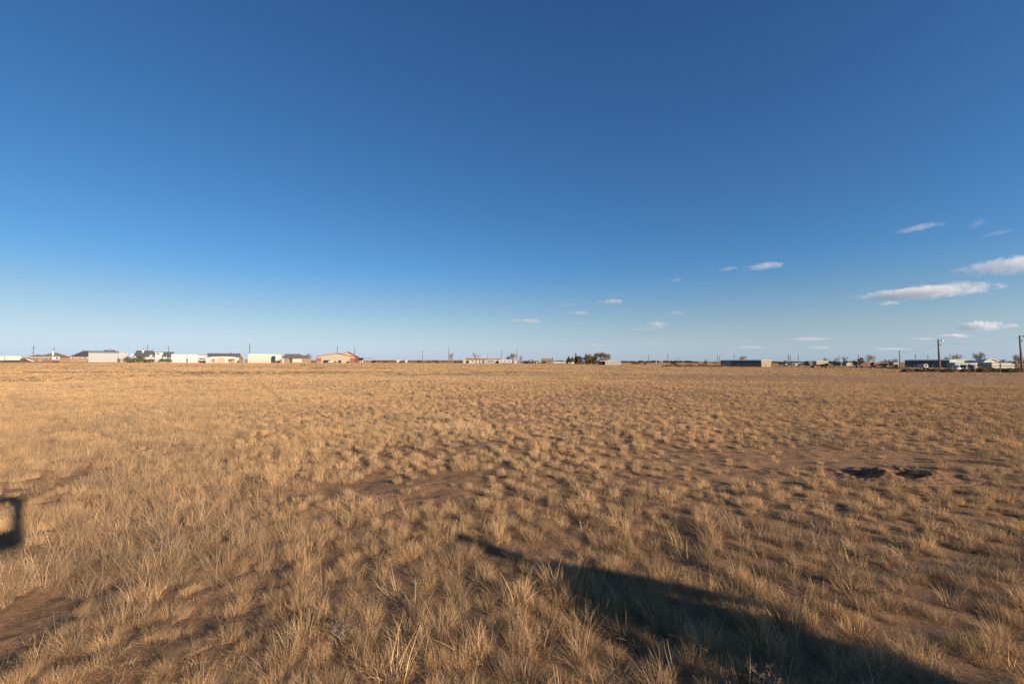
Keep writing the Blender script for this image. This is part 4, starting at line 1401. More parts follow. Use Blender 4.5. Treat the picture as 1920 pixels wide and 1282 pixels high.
_, T1 = yard_light(1758.5, 636.3, 696.0, 1762, 'straight wooden yard-light pole in front of the blue metal building')
_, T2 = yard_light(1911, 628.6, 696.5, 1916.5, 'leaning wooden yard-light pole nearest the picture edge')
wire_run('overhead_cable', 'slack cable hanging between the two yard-light poles', [T1, T2], 0.9, .014, 1)
T0 = Vector((PL[24][1].x, PL[24][1].y, PL[24][2] - .3))
wire_run('overhead_cable', 'thin cable from the tall dark pole to the straight yard-light pole', [T0, T1 - Vector((0, 0, .6))], 0.8, .014, 1)
wire_run('overhead_cable', 'lower thin cable from the leaning yard-light pole out of the picture', [T2 - Vector((0, 0, .2)), T2 + Vector((30, -6, .6))], 0.8, .014, 1)

# --- mobile homes and camper in the middle
branch_tree(845.5, 662, 285, 'leafless dead tree with two bare stems beside the thin pole', 0.35, 31, 'dead_tree', twigs=60, depth=3)
branch_tree(849, 660.5, 286, 'taller leafless stem standing just behind the dead tree', 0.28, 32, 'dead_tree', twigs=40, depth=3)
shrub(857, 862, 677.0, 262, 'small reddish-brown bush in the grass before the dead trees', M_TWIG, 350, seed=33, lumps=2)
F = Front('red_roof_home', 'cream single-storey home with a dark red roof and several doors', 'house', 868, 938, 272)
F.prism('end_wall', [(868.4, 682, 0), (873.5, 682, 0), (873.5, 673.2), (871, 672.2), (868.4, 674.4)], -0.1, 6, M_CREAM)
F.box('wall', 873.6, 938, 673.6, None, 0, 8, M_CREAM)
F.prism('roof', [(872.5, 674.2), (874, 671.6), (940, 672.4), (940, 674.2)], -0.3, 8.3, M_REDROOF)
F.box('door', 890.5, 893.5, 674.6, None, -0.06, 0.0, M_TANDOOR)
F.box('door', 899, 900.6, 674.6, None, -0.06, 0.0, M_DARK)
F.box('opening', 904.5, 907.5, 674.8, None, -0.06, 0.0, M_DARK)
window(F, 884, 888, 675.6, 678)
shrub(873.5, 879.5, 672.0, 262, 'grey-brown bush against the cream end wall of the red-roofed home', M_OLIVE, 500, seed=34, lumps=3)
branch_tree(893, 659.5, 262, 'tall bare tree in front of the red-roofed home', 0.55, 35, twigs=250, depth=4)
F = Front('grey_mobile_home', 'pale grey mobile home with a white porch in front of the red-roofed home', 'mobile home', 907, 928, 258)
F.prism('body', [(907, 682, 0), (928, 682, 0), (928, 673.8), (912, 674.8), (907, 676.4)], 0, 4, M_PALEGREY)
F.box('porch_frame', 927, 928.4, 673.8, None, -0.2, 0.1, M_WHITE)
F.box('porch_frame', 914, 928.4, 673.6, 674.5, -0.25, 0.1, M_WHITE)
for a0, a1 in ((915.5, 917.5), (919, 921), (922.5, 924.5)):
    window(F, a0, a1, 675.6, 679)
shrub(928.5, 936, 674.0, 262, 'brown leafless hedge between the grey mobile home and the camper', M_TWIG, 800, seed=36)
F = Front('white_camper', 'long white camper trailer with rounded ends and small windows', 'camper', 936.5, 961, 256)
F.prism('body', [(938, 680.4), (958.5, 680.4), (960.2, 678.5), (960.2, 676.2), (958, 674.4), (950, 674.0), (941, 673.4), (938, 674.4), (937.2, 677)], 0, 2.6, M_WHITE)
for a0, a1 in ((939.4, 942), (945.5, 948.5), (953, 956)):
    window(F, a0, a1, 675.8, 678.2)
F.box('chassis', 940, 958, 680.4, 681.2, .4, 2.2, M_DARK)
for pa in (948, 951):
    u = F.u(pa)
    MB().tube([(u, 0.1, 0.34), (u, 0.35, 0.34)], 0.34, 10).build('wheel', M_RUBBER, F.root)
branch_tree(955, 666.5, 290, 'wide bare tree spreading behind the white camper', 0.8, 37, twigs=800, depth=4)
branch_tree(963, 662.5, 285, 'bare brown tree with a dense twiggy crown behind the cream shed', 0.6, 38, twigs=1200)
branch_tree(979, 665, 285, 'thin bare tree with a leaning crown beyond the cream shed', 0.6, 39, twigs=300, depth=4)
F = Front('small_cream_shed', 'small cream shed with a brown door edge beneath the bare tree', 'shed', 963.5, 970.5, 258)
F.prism('wall', [(964, 682, 0), (969.6, 682, 0), (969.6, 676.0), (966.8, 675.4), (964, 676.0)], 0, 3.5, M_CREAM)
F.prism('roof', [(963.6, 676.2), (966.8, 675.5), (970, 676.2), (970, 675.7), (966.8, 675.0), (963.6, 675.7)], -.1, 3.6, M_GREYTRIM)
F.box('door', 969.7, 971.2, 675.4, None, -.05, 1.2, M_BRICKTAN)
F = Front('low_brown_fence', 'low brown board fence stretching between the cream shed and dark truck', 'fence', 971.5, 990, 262)
for i in range(24):
    a0 = 971.5 + 18.5 * i / 24
    F.box('board', a0 + .03, a0 + .72, 676.6 + .3 * random.random(), None, 0, 0.03, M_BRICKTAN)
F = Front('white_hay_bag', 'small white sack lying at the foot of the low brown fence', 'sack', 976.8, 979, 255)
u0, u1 = F.u(976.8), F.u(979.2)
MB().ball(((u0 + u1) / 2, 0, .22), (u1 - u0) / 2, .35, .26).build('sack', M_WHITE, F.root, True)
car(979.5, 984.5, 679.2, 256, 'low dark red car beside the small white sack', M_CARRED)
F = Front('dark_box_truck', 'black truck seen end-on with a white cab panel', 'truck', 990, 1000, 258)
F.prism('body', [(990.4, 680.6), (1000, 680.6), (1000, 676), (998.5, 674.2), (992, 674.2), (990.2, 676.5)], 0, 4.5, M_CARDARK)
F.box('windscreen', 993, 997.5, 674.9, 677.4, -.05, 0, M_CARSILVER)
F.box('bumper', 990.6, 999.8, 679.4, 680.6, -.2, 0, M_DARK)
for pa in (991.5, 998.5):
    u = F.u(pa)
    MB().tube([(u, 0.2, 0.42), (u, .2, 0.44)], .3, 8).build('headlight', M_LAMP, F.root)
    MB().tube([(u - .15, 0.6, 0.42), (u + .15, .6, 0.42)], .42, 12).build('wheel', M_RUBBER, F.root)
F = Front('white_carport', 'white flat-topped carport with a reddish load inside', 'carport', 1005, 1014, 258)
F.box('roof', 1005.3, 1014, 674.4, 675.6, 0, 5, M_WHITE)
for a0 in (1005.6, 1013.4):
    for v in (0, 4.8):
        F.box('post', a0 - .25, a0 + .25, 675.6, None, v, v + .15, M_WHITE)
F.box('back_panel', 1006, 1013.2, 675.6, None, 4.6, 4.7, M_WHITE)
F.box('load', 1008, 1012, 678.4, None, 1, 2.5, M_BRICK)
shrub(1003, 1006.5, 674.6, 262, 'dark upright bush against the white carport', M_EVER, 300, seed=41, lumps=2)
F = Front('olive_roof_barn', 'low barn with a long grey-olive roof and a stub chimney', 'barn', 1014.5, 1039, 272)
F.box('wall', 1015, 1037, 677.0, None, 0, 8, M_NAVY)
F.prism('roof', [(1013.8, 677.4), (1014.4, 672.2), (1036.5, 671.8), (1039, 676.8)], -.4, 8.4, M_SHINGLEBR)
F.box('chimney', 1035.6, 1037.2, 669.6, 672.4, 2, 3, M_SHINGLE)
shrub(1015, 1024, 675.2, 256, 'dark green bushes at the foot of the olive-roofed barn', M_EVER, 700, seed=42)
for k, (pa, pb, yt, l_) in enumerate(((1026, 1034, 677.6, 'pale low wall piece beside the olive-roofed barn'), (1036, 1052, 678.0, 'distant pale strip building past the olive-roofed barn'), (1053, 1060, 677.9, 'last pale strip building before the dark trees'))):
    F = Front('pale_outbuilding', l_, 'building', pa, pb, 300)
    F.box('wall', pa, pb, yt, None, 0, 5, M_CREAM)
    F.box('roof', pa - .2, pb + .2, yt - .35, yt, -.2, 5.2, M_ROOFMETAL)
    window(F, pa + 2, pa + 3.5, yt + .6, yt + 1.8)

# --- tree group right of the middle
evergreen(1062, 1072, 667.5, 215, 'dark round-topped tree at the near end of the tree group', 51, 2200, M_OLIVE)
evergreen(1069, 1078, 668.5, 212, 'low dark evergreen second in the tree group', 52, 1800, M_TWIG)
evergreen(1075.5, 1083, 661.0, 215, 'tallest narrow dark evergreen in the tree group', 53, 2000, cone=True)
evergreen(1081, 1093, 667.0, 214, 'wide dark evergreen beside the tallest narrow one', 54, 2600, M_TWIG)
branch_tree(1088, 667, 220, 'bare grey tree between the dark evergreens', 0.7, 55, twigs=2500)
branch_tree(1101, 663.5, 214, 'rusty-brown bare tree in the middle of the tree group', 0.6, 56, twigs=3500)
branch_tree(1108, 665.5, 218, 'shorter brown bare tree behind the rusty-brown one', 0.7, 57, twigs=2500)
evergreen(1109, 1121, 667.0, 212, 'dark bushy evergreen below the pale bare trees', 58, 2600, M_OLIVE)
branch_tree(1119, 661.0, 216, 'tall pale bare tree at the start of the pale row', 0.34, 59, twigs=1800)
branch_tree(1126, 660.5, 217, 'tall pale bare tree in the middle of the pale row', 0.34, 60, twigs=1800)
branch_tree(1134, 661.5, 218, 'tall pale bare tree with a fan-shaped crown', 0.34, 61, twigs=1800)
branch_tree(1139.5, 663.0, 219, 'tall pale bare tree over the cream shed roof, last of the group', 0.34, 62, twigs=1800)
shrub(1078, 1096, 669.0, 219, 'dense grey-brown thicket filling the near half of the tree group', M_TWIG, 3500, 'thicket', 'thicket', seed=64, leaf=.13, depth=4, lumps=6)
shrub(1094, 1116, 667.6, 220, 'dense grey-brown thicket filling the middle of the tree group', M_TWIG, 4500, 'thicket', 'thicket', seed=65, leaf=.13, depth=4, lumps=7)
shrub(1114, 1142, 669.5, 222, 'dense grey-brown thicket below the pale bare tree row', M_TWIG, 4500, 'thicket', 'thicket', seed=66, leaf=.13, depth=4, lumps=8)
shrub(1075, 1100, 677.6, 205, 'brown scrub along the foot of the tree group', M_TWIG, 900, seed=63)
car(1064.5, 1069.5, 677.6, 200, 'silver car parked beneath the round-topped dark tree', M_CARSILVER)
car(1070.5, 1076, 677.4, 200, 'white car parked at the foot of the tree group', M_WHITEP)
car(1088.5, 1096, 677.2, 200, 'dark car half hidden in scrub under the tree group', M_CARDARK, 'suv')
F = Front('cream_low_shed', 'low bright cream shed with slightly domed roof at the end of the tree group', 'shed', 1134, 1164.5, 190)
F.prism('wall', [(1134.5, 684, 0), (1164, 684, 0), (1164, 677.8), (1150, 676.8), (1134.5, 676.6)], 0, 7, M_CREAM)
F.prism('roof', [(1124, 677.0), (1134.5, 677.0), (1150, 677.1), (1164.4, 678.1), (1164.4, 677.6), (1150, 676.5), (1134.5, 676.2), (1124, 676.4)], -.2, 7.2, M_ROOFMETAL)
F.box('side_wing', 1122, 1134.3, 677.2, None, .6, 7, M_DARK)
for k in range(1, 6):
    p_ = 1134.5 + 29.5 * k / 6
    F.box('wall_seam', p_ - 0.06, p_ + 0.06, 678, None, -0.04, 0.0, M_WHITE)

# --- rust weeds, cones and fences
evergreen(1255, 1263, 674.0, 175, 'dark cone-topped cedar, smaller of the pair by the rusty weeds', 71, 900, cone=True)
evergreen(1261, 1271, 673.0, 175, 'dark cone-topped cedar, larger of the pair by the rusty weeds', 72, 1000, cone=True)
for k, (pa, pb, yt) in enumerate(((1184, 1194, 676.4), (1192, 1202, 677.2), (1206, 1213, 678))):
    shrub(pa, pb, yt, 220, ('dark far bush just past the cream shed, first of three', 'dark far bush in the middle of three past the cream shed', 'smallest of three dark far bushes, nearest the dark pole')[k], M_EVER, 500, seed=73 + k, lumps=3)
rw = (('low rust-orange weed bank under the cone-topped cedars', 1240, 1262, 681.5), ('rust-orange weed bank between cedars and wire fence', 1262, 1283, 680.5),
      ('rust-orange weed bank behind the first fence posts', 1283, 1306, 680.6), ('tallest rust-orange weed bank before the long dark shed', 1306, 1332, 680.2),
      ('rust-orange weed bank tapering off at the white door of the long shed', 1332, 1357, 682.6))
for k, (l_, pa, pb, yt) in enumerate(rw):
    shrub(pa, pb, yt, 142, l_, M_REDWEED, 1800, 'weeds', 'weed_bank', seed=80 + k, leaf=.09, depth=3, lumps=7)
evergreen(1283, 1297, 676.2, 250, 'flat dark tree clump beyond the rusty weeds', 86, 700)
evergreen(1303, 1313, 676.4, 250, 'small dark tree beyond the rusty weeds, next to the peaked one', 87, 500)
evergreen(1317.5, 1328, 672.8, 245, 'dark peaked tree beyond the rusty weeds', 88, 800, cone=True)
evergreen(1335, 1344, 677, 250, 'low dark tree at the far corner of the long dark shed', 89, 400)
for k, (px_, w_, yt) in enumerate(((1230, .8, 674.0), (1241, .8, 675.6))):
    F = Front('white_silo', ('slim white silo top above the distant trees, taller one', 'slim white silo top above the distant trees, shorter one')[k], 'silo', px_ - w_, px_ + w_, 420)
    H_ = F.z(px_, yt + .8); r_ = F.W / 2
    MB().tube([(r_, r_, 0), (r_, r_, H_)], r_, 14).build('tank', M_WHITE, F.root)
    MB().tube([(r_, r_, H_), (r_, r_, H_ + r_ * .9)], [r_, .1], 14).build('cone_roof', M_WHITE, F.root)

# --- long dark shed (its long side in shade, its near end lit)
def long_building(name, label, cat, pxn, pxr, Yn, L, yt, m_side, m_end, m_roof, rise=0.7, over=0.3, gable=True):
    """near end wall from pxn to pxr facing the camera, side wall running away behind pxn"""
    F = Front(name, label, cat, pxn, pxr, Yn, ALPHA)
    W = F.W; H = F.z(pxn, yt)
    F.L = L; F.H = H
    MB().box(0.02, W - .02, 0.1, L, -.05, H).build('side_wall', m_side, F.root)
    pr_ = [(0, -.05), (W, -.05), (W, H), (W / 2, H + rise), (0, H)] if gable else [(0, -.05), (W, -.05), (W, H), (0, H)]
    MB().prism_y(pr_, 0, .1).build('end_wall', m_end, F.root)
    o_ = over
    if gable:
        MB().prism_y([(-o_, H - .03), (W / 2, H + rise), (W + o_, H - .03), (W + o_, H + .08), (W / 2, H + rise + .12), (-o_, H + .08)], -.2, L + .2).build('roof', m_roof, F.root)
    else:
        MB().prism_y([(-o_, H), (W + o_, H), (W + o_, H + .14), (-o_, H + .14)], -.2, L + .2).build('roof', m_roof, F.root)
    return F


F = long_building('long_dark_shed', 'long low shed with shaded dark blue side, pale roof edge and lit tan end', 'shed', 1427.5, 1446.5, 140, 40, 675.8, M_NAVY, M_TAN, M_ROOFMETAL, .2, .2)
MB().box(-.06, .02, 28, 33, -.05, F.H * .9).build('white_door', M_WHITE, F.root)
bx_ = MB().box(-1.2, -.06, 31, 32.6, -.05, F.H * .72).build('door_box', M_WHITE, F.root)
for k in range(10):
    MB().box(-.05, .02, 2 + k * 2.6, 2.12 + k * 2.6, -.05, F.H - .1).build('wall_seam', M_BLUE, F.root)
branch_tree(1393, 667.0, 215, 'round bare bush-like tree showing over the long dark shed', 0.9, 90, twigs=700, depth=4)

# --- tractor with white cab
g0 = G(1469, 687.0)
root = empty('tractor', (g0.x, g0.y, 0), R(-25)); tag(root, 'tractor with white cab roof and big pale wheel beside the two poles', 'tractor')
MB().box(-1.3, .5, -.4, .4, .75, 1.25).box(-1.45, -1.3, -.35, .35, .6, 1.2).build('body', M_RUSTBR, root)
cb = MB().box(.0, 1.1, -.6, .6, 1.2, 1.95).build('cab', M_GLASS, root)
MB().box(-.1, 1.25, -.7, .7, 1.95, 2.1).build('cab_roof', M_WHITE, cb)
for sy in (-1, 1):
    w_ = MB().tube([(.75, sy * .55, .75), (.75, sy * .95, .75)], .75, 18).build('rear_wheel', M_RUBBER, root)
    MB().tube([(.75, sy * .75, .75), (.75, sy * .98, .75)], .45, 14).build('rim', M_WHITE, w_)
    w_ = MB().tube([(-1.0, sy * .55, .45), (-1.0, sy * .8, .45)], .45, 14).build('front_wheel', M_RUBBER, root)
    MB().tube([(-1.0, sy * .6, .45), (-1.0, sy * .83, .45)], .25, 12).build('rim', M_WHITE, w_)
MB().tube([(-.7, .2, 1.2), (-.7, .2, 1.9)], .05, 6).build('exhaust', M_DARK, root)

# --- distant sheds beyond the right-hand fence
def simple_shed(label, pa, pb, yt, Y, mw, mr, depth=8, name='far_shed', cat='shed', alpha=None, door=None, base=None):
    if pa > 1400 and alpha is None:
        alpha = ALPHA; depth = min(depth, 3.0)
    F = Front(name, label, cat, pa, pb, Y, alpha)
    F.box('wall', pa, pb, yt, base, 0, depth, mw)
    F.box('roof', pa - .25, pb + .25, yt - .6, yt, -.25, depth + .25, mr)
    if door:
        for a0, a1 in door:
            F.box('door', a0, a1, yt + (686 - yt) * .25, None, -.06, 0, M_DARK)
    return F


simple_shed('long distant white-roofed shed beside the tractor poles', 1484, 1512, 680.6, 230, M_RUSTBR, M_WHITE, 10, door=((1490, 1493), (1500, 1504)))
car(1488, 1494.5, 680.6, 185, 'white pickup below the long distant white roof', M_WHITEP, 'pickup')
car(1496, 1503, 683.6, 160, 'dark blue car parked before the long distant white-roofed shed', M_CARDARK)
simple_shed('small white-ended shed next to the dark slab', 1510, 1516, 678.6, 220, M_WHITE, M_WHITE, 5)
simple_shed('dark slab coloured as the shaded side of the tan building', 1516, 1530, 677.4, 196, M_NAVY, M_NAVY, 10)  # dark colour stands in for shade on the tan building's side
F = simple_shed('flat-fronted tan building with a deep dark base', 1530.5, 1553, 677.2, 190, M_TAN, M_ROOFMETAL, 10)
F.box('base_band', 1530.5, 1553, 683.2, None, -.1, 0, M_DARK)
F = Front('arched_dark_shed', 'black arched-roof shed with a green end post among scrub', 'shed', 1556, 1575, 185)
F.prism('hull', [(1556, 690, 0), (1576, 690, 0), (1576, 681.5), (1571, 678.6), (1565, 678.2), (1560, 679.6), (1556, 682)], 0, 8, M_CARDARK)
F.box('green_panel', 1556, 1561, 681.8, None, -.1, 0, M_GREYTRIM)
simple_shed('far low dark wing stretching on from the arched shed', 1576, 1588, 680.2, 196, M_NAVY, M_NAVY, 6)
F = Front('tan_gable_hut', 'small tan hut with a pointed gable beside the dark tree', 'hut', 1586, 1597, 190, ALPHA)
F.prism('wall', [(1586.5, 690, 0), (1597, 690, 0), (1597, 680.4), (1591.5, 678.2), (1586.5, 681.6)], 0, 3, M_TAN)
F.prism('roof', [(1586.1, 682.0), (1591.5, 678.5), (1597.4, 680.8), (1597.4, 680.2), (1591.5, 677.9), (1586.1, 681.4)], -.2, 3.2, M_GREYTRIM)
simple_shed('long low shed with bright white roof edge behind the rounded evergreen', 1607, 1632, 679.6, 205, M_BRICK, M_WHITE, 8)
simple_shed('long low shed with bright white roof edge past the two bare trees', 1638, 1668, 679.8, 205, M_BRICK, M_WHITE, 8)
simple_shed('short white-roofed lean-to just before the tall dark pole', 1675, 1685, 679.8, 200, M_PALEGREY, M_WHITE, 6)
evergreen(1597, 1607, 673.8, 200, 'small dark evergreen crowding the larger rounded one', 91, 700)
evergreen(1606.5, 1620.5, 669.0, 200, 'rounded grey-green tree beside the armed pole', 92, 1800, M_OLIVE)
for k, (px_, yt, l_) in enumerate(((1550, 671, 'faint bare tree over the end of the tan flat building'), (1570, 670.5, 'bare scrubby tree over the black arched shed'), (1581, 668.5, 'wide bare tree over the low dark wing'),
                                   (1629, 666.0, 'thin upright bare tree, first of two over the white roofs'), (1638, 665.0, 'thin upright bare tree, second of two over the white roofs'),
                                   (1666, 672.5, 'low bare tree over the end of the long white roof'), (1674, 672.0, 'low bare tree by the short lean-to'),
                                   (1788, 663.0, 'bare tree over the pale gable of the blue building'), (1836, 661.5, 'bare tree beside the domed shed, farther one'),
                                   (1843, 659.5, 'tall bare tree at the near corner of the domed shed'), (1906, 665.0, 'bare brown tree behind the leaning yard-light pole'),
                                   (1916, 668.0, 'bare tree cut by the picture edge'))):
    branch_tree(px_, yt, 215 if px_ < 1700 else 190, l_, 0.4 if px_ in (1629, 1638) else 0.6, 100 + k, twigs=350, depth=4)
# trailers / rusty things in the yard behind the fence
for k, (pa, pb, yt, yb_, m_, l_) in enumerate(((1539, 1550, 684.6, 689.4, M_RUSTBR, 'rusty farm implement in front of the tan flat building'),
                                         (1521, 1525, 684.8, 689.2, M_RUBBER, 'dark upright scrap block by a fence post'),
                                         (1603, 1618, 686.0, 689.4, M_RUSTBR, 'rusty trailer frame with a pale beam below the rounded tree'),
                                         (1652, 1661, 683.4, 689, M_RUSTBR, 'dark maroon scrap car body below the white roof edge'),
                                         (1676, 1683, 682.4, 689, M_NAVY, 'blue-grey tank among scrub before the lean-to'),
                                         (1630, 1642, 684.6, 689.5, M_BRICK, 'reddish scrap stack between the two bare trees'))):
    g0 = G((pa + pb) / 2, 689.5)
    F = Front('scrap_machinery', l_, 'machinery', pa, pb, g0.y)
    zt = F.z((pa + pb) / 2, yt)
    W = F.W
    mb = MB()
    mb.prism_y([(0, .35), (W, .3), (W * .92, zt * .75), (W * .6, zt), (W * .25, zt * .95), (0, zt * .6)], 0, 1.4)
    mb.build('body', m_, F.root)
    for t in (.15, .8):
        MB().tube([(W * t, -.1, .3), (W * t, .12, .3)], .3, 10).build('wheel', M_RUBBER, F.root)
    MB().tube([(W * .1, -.05, zt * .5), (W * 1.1, -.2, zt * .8)], .05, 5).build('boom', M_PALESTEEL, F.root)

# --- blue metal building with pale gable
F = long_building('blue_metal_building', 'long blue-grey metal building with a pale roof and cream gable end', 'building', 1780, 1808, 138, 19, 675.6, M_BLUE, M_CREAM, M_ROOFMETAL, .3, .2)
MB().box(F.W * .0, F.W, -.5, -.1, F.H * .64, F.H * .70).build('canopy', M_BLUE, F.root)
for k in range(6):
    MB().box(-.05, .02, 1.5 + k * 2.8, 1.62 + k * 2.8, -.05, F.H - .1).build('wall_seam', M_NAVY, F.root)
F = long_building('blue_rear_block', 'second blue-grey block with pale roof beyond the cream gable', 'building', 1842, 1846, 165, 12, 676.6, M_BLUE, M_CREAM, M_ROOFMETAL, .1, .2)
F = simple_shed('broad blue-grey block standing between the cream gable and domed shed', 1808.5, 1843, 676.2, 172, M_BLUE, M_ROOFMETAL, 14)
F = simple_shed('low cream-white lean-to wall in front of the blue blocks', 1790, 1832, 680.2, 135, M_CREAM, M_WHITE, 5, door=((1816, 1818),))
F = Front('domed_shed', 'cream shed with a broad shallow dome roof', 'shed', 1843, 1871, 160, ALPHA)
pts = [(1843.5, 690, 0), (1870.5, 690, 0), (1870.5, 678.4)]
for t in range(1, 8):
    px_ = 1870.5 - 27 * t / 8
    pts.append((px_, 678.4 - 5.2 * math.sin(math.pi * t / 8) ** .9))
pts.append((1843.5, 678.4))
F.prism('hull', pts, 0, 4, M_CREAM)
F.prism('roof_rim', [(p_[0], p_[1] - .1) for p_ in pts[2:]] + [(p_[0] + .0, p_[1] - .7) for p_ in pts[:1:-1]], -.3, 4.2, M_ROOFMETAL)
F.box('dark_front', 1847, 1859, 679.2, 681.4, -.08, 0, M_DARK)
F = simple_shed('long cream wall of a low barn beside the leaning pole', 1859, 1896, 680.2, 128, M_CREAM, M_WHITE, 8, door=((1874, 1876),))
simple_shed('short cream annex at the end of the long low barn', 1896.3, 1901, 682.2, 129, M_CREAM, M_WHITE, 5)
evergreen(1762, 1783, 669.3, 215, 'flat dark tree mass showing above the blue roof near the yard light', 121, 1500)
evergreen(1781, 1810, 670.3, 215, 'flat dark tree mass above the cream gable', 122, 1500)
evergreen(1874, 1893, 673.2, 210, 'dark rounded tree behind the long low cream barn', 123, 1200)
evergreen(1888, 1903, 676, 210, 'low dark tree at the end of the cream barn', 124, 900)

# white camper, pickup and jeep in the yard
F = Front('white_van_camper', 'small white camper van parked before the blue building', 'camper', 1733, 1740, 100, ALPHA)
F.prism('body', [(1733, 689.2), (1739.8, 689.2), (1739.8, 683.8), (1738.5, 682.2), (1732.5, 682.2), (1731, 684.5), (1732, 687)], 0, 2.0, M_WHITE)
window(F, 1735, 1737.5, 684.0, 686.6)
for pa in (1734, 1738.6):
    u = F.u(pa)
    MB().tube([(u, -.02, .3), (u, .25, .3)], .3, 12).build('wheel', M_RUBBER, F.root)
F.box('bumper', 1733, 1740, 688.6, 689.3, -.1, 0, M_GREYTRIM)
car(1786.5, 1799, 685.2, 92, 'silver pickup with a white bonnet parked in the scrub by the fence', M_CARSILVER, 'pickup')
for k in range(2):
    car((1817.5, 1803.5)[k], (1823, 1808)[k], 683.6, 100, ('dark jeep standing against the cream lean-to wall, nearer one', 'dark car standing against the cream lean-to wall, farther one')[k], M_CARDARK, 'suv')

# --- brush heaps behind the right-hand fence
hedge = ((1690, 1712, 687.6), (1712, 1732, 687.2), (1740, 1762, 687.6), (1764, 1790, 687.8), (1797, 1815, 688.6), (1814, 1832, 687.2), (1831, 1850, 686.6), (1848, 1866, 686.2), (1865, 1884, 686.8), (1883, 1900, 687.4), (1899, 1921, 687.0))
hl = ('grey brush heap farthest along the fence, by the tall dark pole', 'grey brush heap below the blue wall, before the camper van', 'brush heap in front of the yard-light pole foot',
      'brush heap between yard-light pole and silver pickup', 'brush heap just past the silver pickup', 'brush heap in front of the cream lean-to',
      'brush heap below the domed shed, nearer half', 'brush heap below the domed shed, farther half', 'brush heap below the long cream barn', 'brush heap next to the leaning yard-light pole',
      'brush heap at the foot of the leaning yard-light pole')
for k, (pa, pb, yt) in enumerate(hedge):
    shrub(pa, pb, yt, 74 + (k % 3) * 2.5, hl[k], M_OLIVE if k % 2 else M_TWIG, 1500, 'brush', 'brush_heap', seed=130 + k, leaf=.07, depth=1.6, lumps=6)
for k, (pa, pb, yt, Y_) in enumerate(((1556, 1576, 686.8, 140), (1590, 1606, 687.0, 138), (1618, 1640, 686.6, 130), (1641, 1664, 686.8, 125), (1664, 1690, 686.4, 115), (1505, 1530, 686.2, 150), (1576, 1591, 686.6, 142))):
    shrub(pa, pb, yt, Y_, ('weed strip before the arched dark shed', 'weed strip before the tan gable hut', 'weed strip before the first thin bare tree', 'weed strip before the maroon scrap car',
                       'weed strip with yellowish tips before the lean-to', 'weed strip before the dark slab', 'weed strip before the low dark wing')[k], (M_TWIG, M_OLIVE, M_TWIG, M_OLIVE, M_OLIVE, M_TWIG, M_TWIG)[k], 1300, 'weeds', 'weed_strip', seed=150 + k, leaf=.09, depth=2, lumps=6)


# --- wire fences
def wire_fence(label, pts, step, H, post_m=M_STEEL, toprail=False, wires=3, r=.045, name='wire_fence', alt=0.0):
    root = empty(name, (pts[0][0], pts[0][1], 0)); tag(root, label, 'fence')
    o = Vector((pts[0][0], pts[0][1], 0))
    for a, b_ in zip(pts[:-1], pts[1:]):
        a = Vector((*a, 0)) - o; b_ = Vector((*b_, 0)) - o
        L = (b_ - a).length; n_ = max(1, int(L / step))
        for i in range(n_):
            p_ = a.lerp(b_, i / n_)
            hh = H * random.uniform(.95, 1.08); lx = random.uniform(-.04, .04)
            MB().tube([(p_.x, p_.y, -.2), (p_.x + lx, p_.y, hh)], r, 6).build('post', post_m, root)
        for k in range(wires):
            z_ = H * (.25 + .68 * k / max(1, wires - 1))
            MB().tube([(a.x, a.y, z_), (b_.x, b_.y, z_)], .008, 3).build('wire', M_WIRE, root)
        if toprail:
            MB().tube([(a.x, a.y, H * .97), (b_.x, b_.y, H * .97)], .035, 6).build('top_rail', M_PALESTEEL, root)
    return root


wire_fence('wire fence on rusty posts running away beside the brush heaps', [(66.2, 48), (67.8, 62), (74.0, 118)], 3.1, 1.05, r=.05)
wire_fence('pipe-railed wire fence close behind the brush heaps', [(70.0, 58), (75.0, 92)], 4.0, 1.25, M_PALESTEEL, True, 2, .03)
wire_fence('far wire fence in front of the rusty weed banks', [(74.0, 118), (74, 136), (46, 138)], 2.9, 1.15)
wire_fence('wire fence past the tan end of the long dark shed', [(77, 135), (73.5, 122)], 3.0, 1.1)
wire_fence('thin wire fence in front of the grey barn gable wing', [G(190, 677.9).xy, G(234, 678.0).xy], 2.6, 1.25, M_STEEL, True)
wire_fence('pale pipe fence before the long white metal building', [(P(322, 676, 228).x, 228), (P(386, 676, 222).x, 222)], 2.4, 1.35, M_PALESTEEL, True)
wire_fence('pale pipe fence before the second white building', [(P(449, 676, 226).x, 226), (P(527, 676, 220).x, 220)], 2.2, 1.25, M_PALESTEEL, True)

# --- far tree belt and scattered far bushes on the horizon
def far_belt(name, label, pa, pb, yt0, Y, seed, m=M_FARTREE, n=5000, leaf=.55):
    a = P(pa, 676, Y).x; b_ = P(pb, 676, Y).x
    g = np.random.default_rng(seed); blobs = []
    k = int((b_ - a) / 9) + 1
    for i in range(k):
        px_ = pa + (pb - pa) * (i + g.random()) / k
        h = P(px_, yt0 + g.uniform(-.3, 1.2), Y).z
        h = max(h, 1.2)
        blobs.append((a + (b_ - a) * (i + g.random()) / k, Y + g.uniform(-12, 12), h * .5, g.uniform(4, 9), g.uniform(3, 6), h * .5))
    o = leaf_cloud(name, blobs, n, leaf, m, seed)
    tag(o, label, 'tree belt', kind='stuff')
    return o


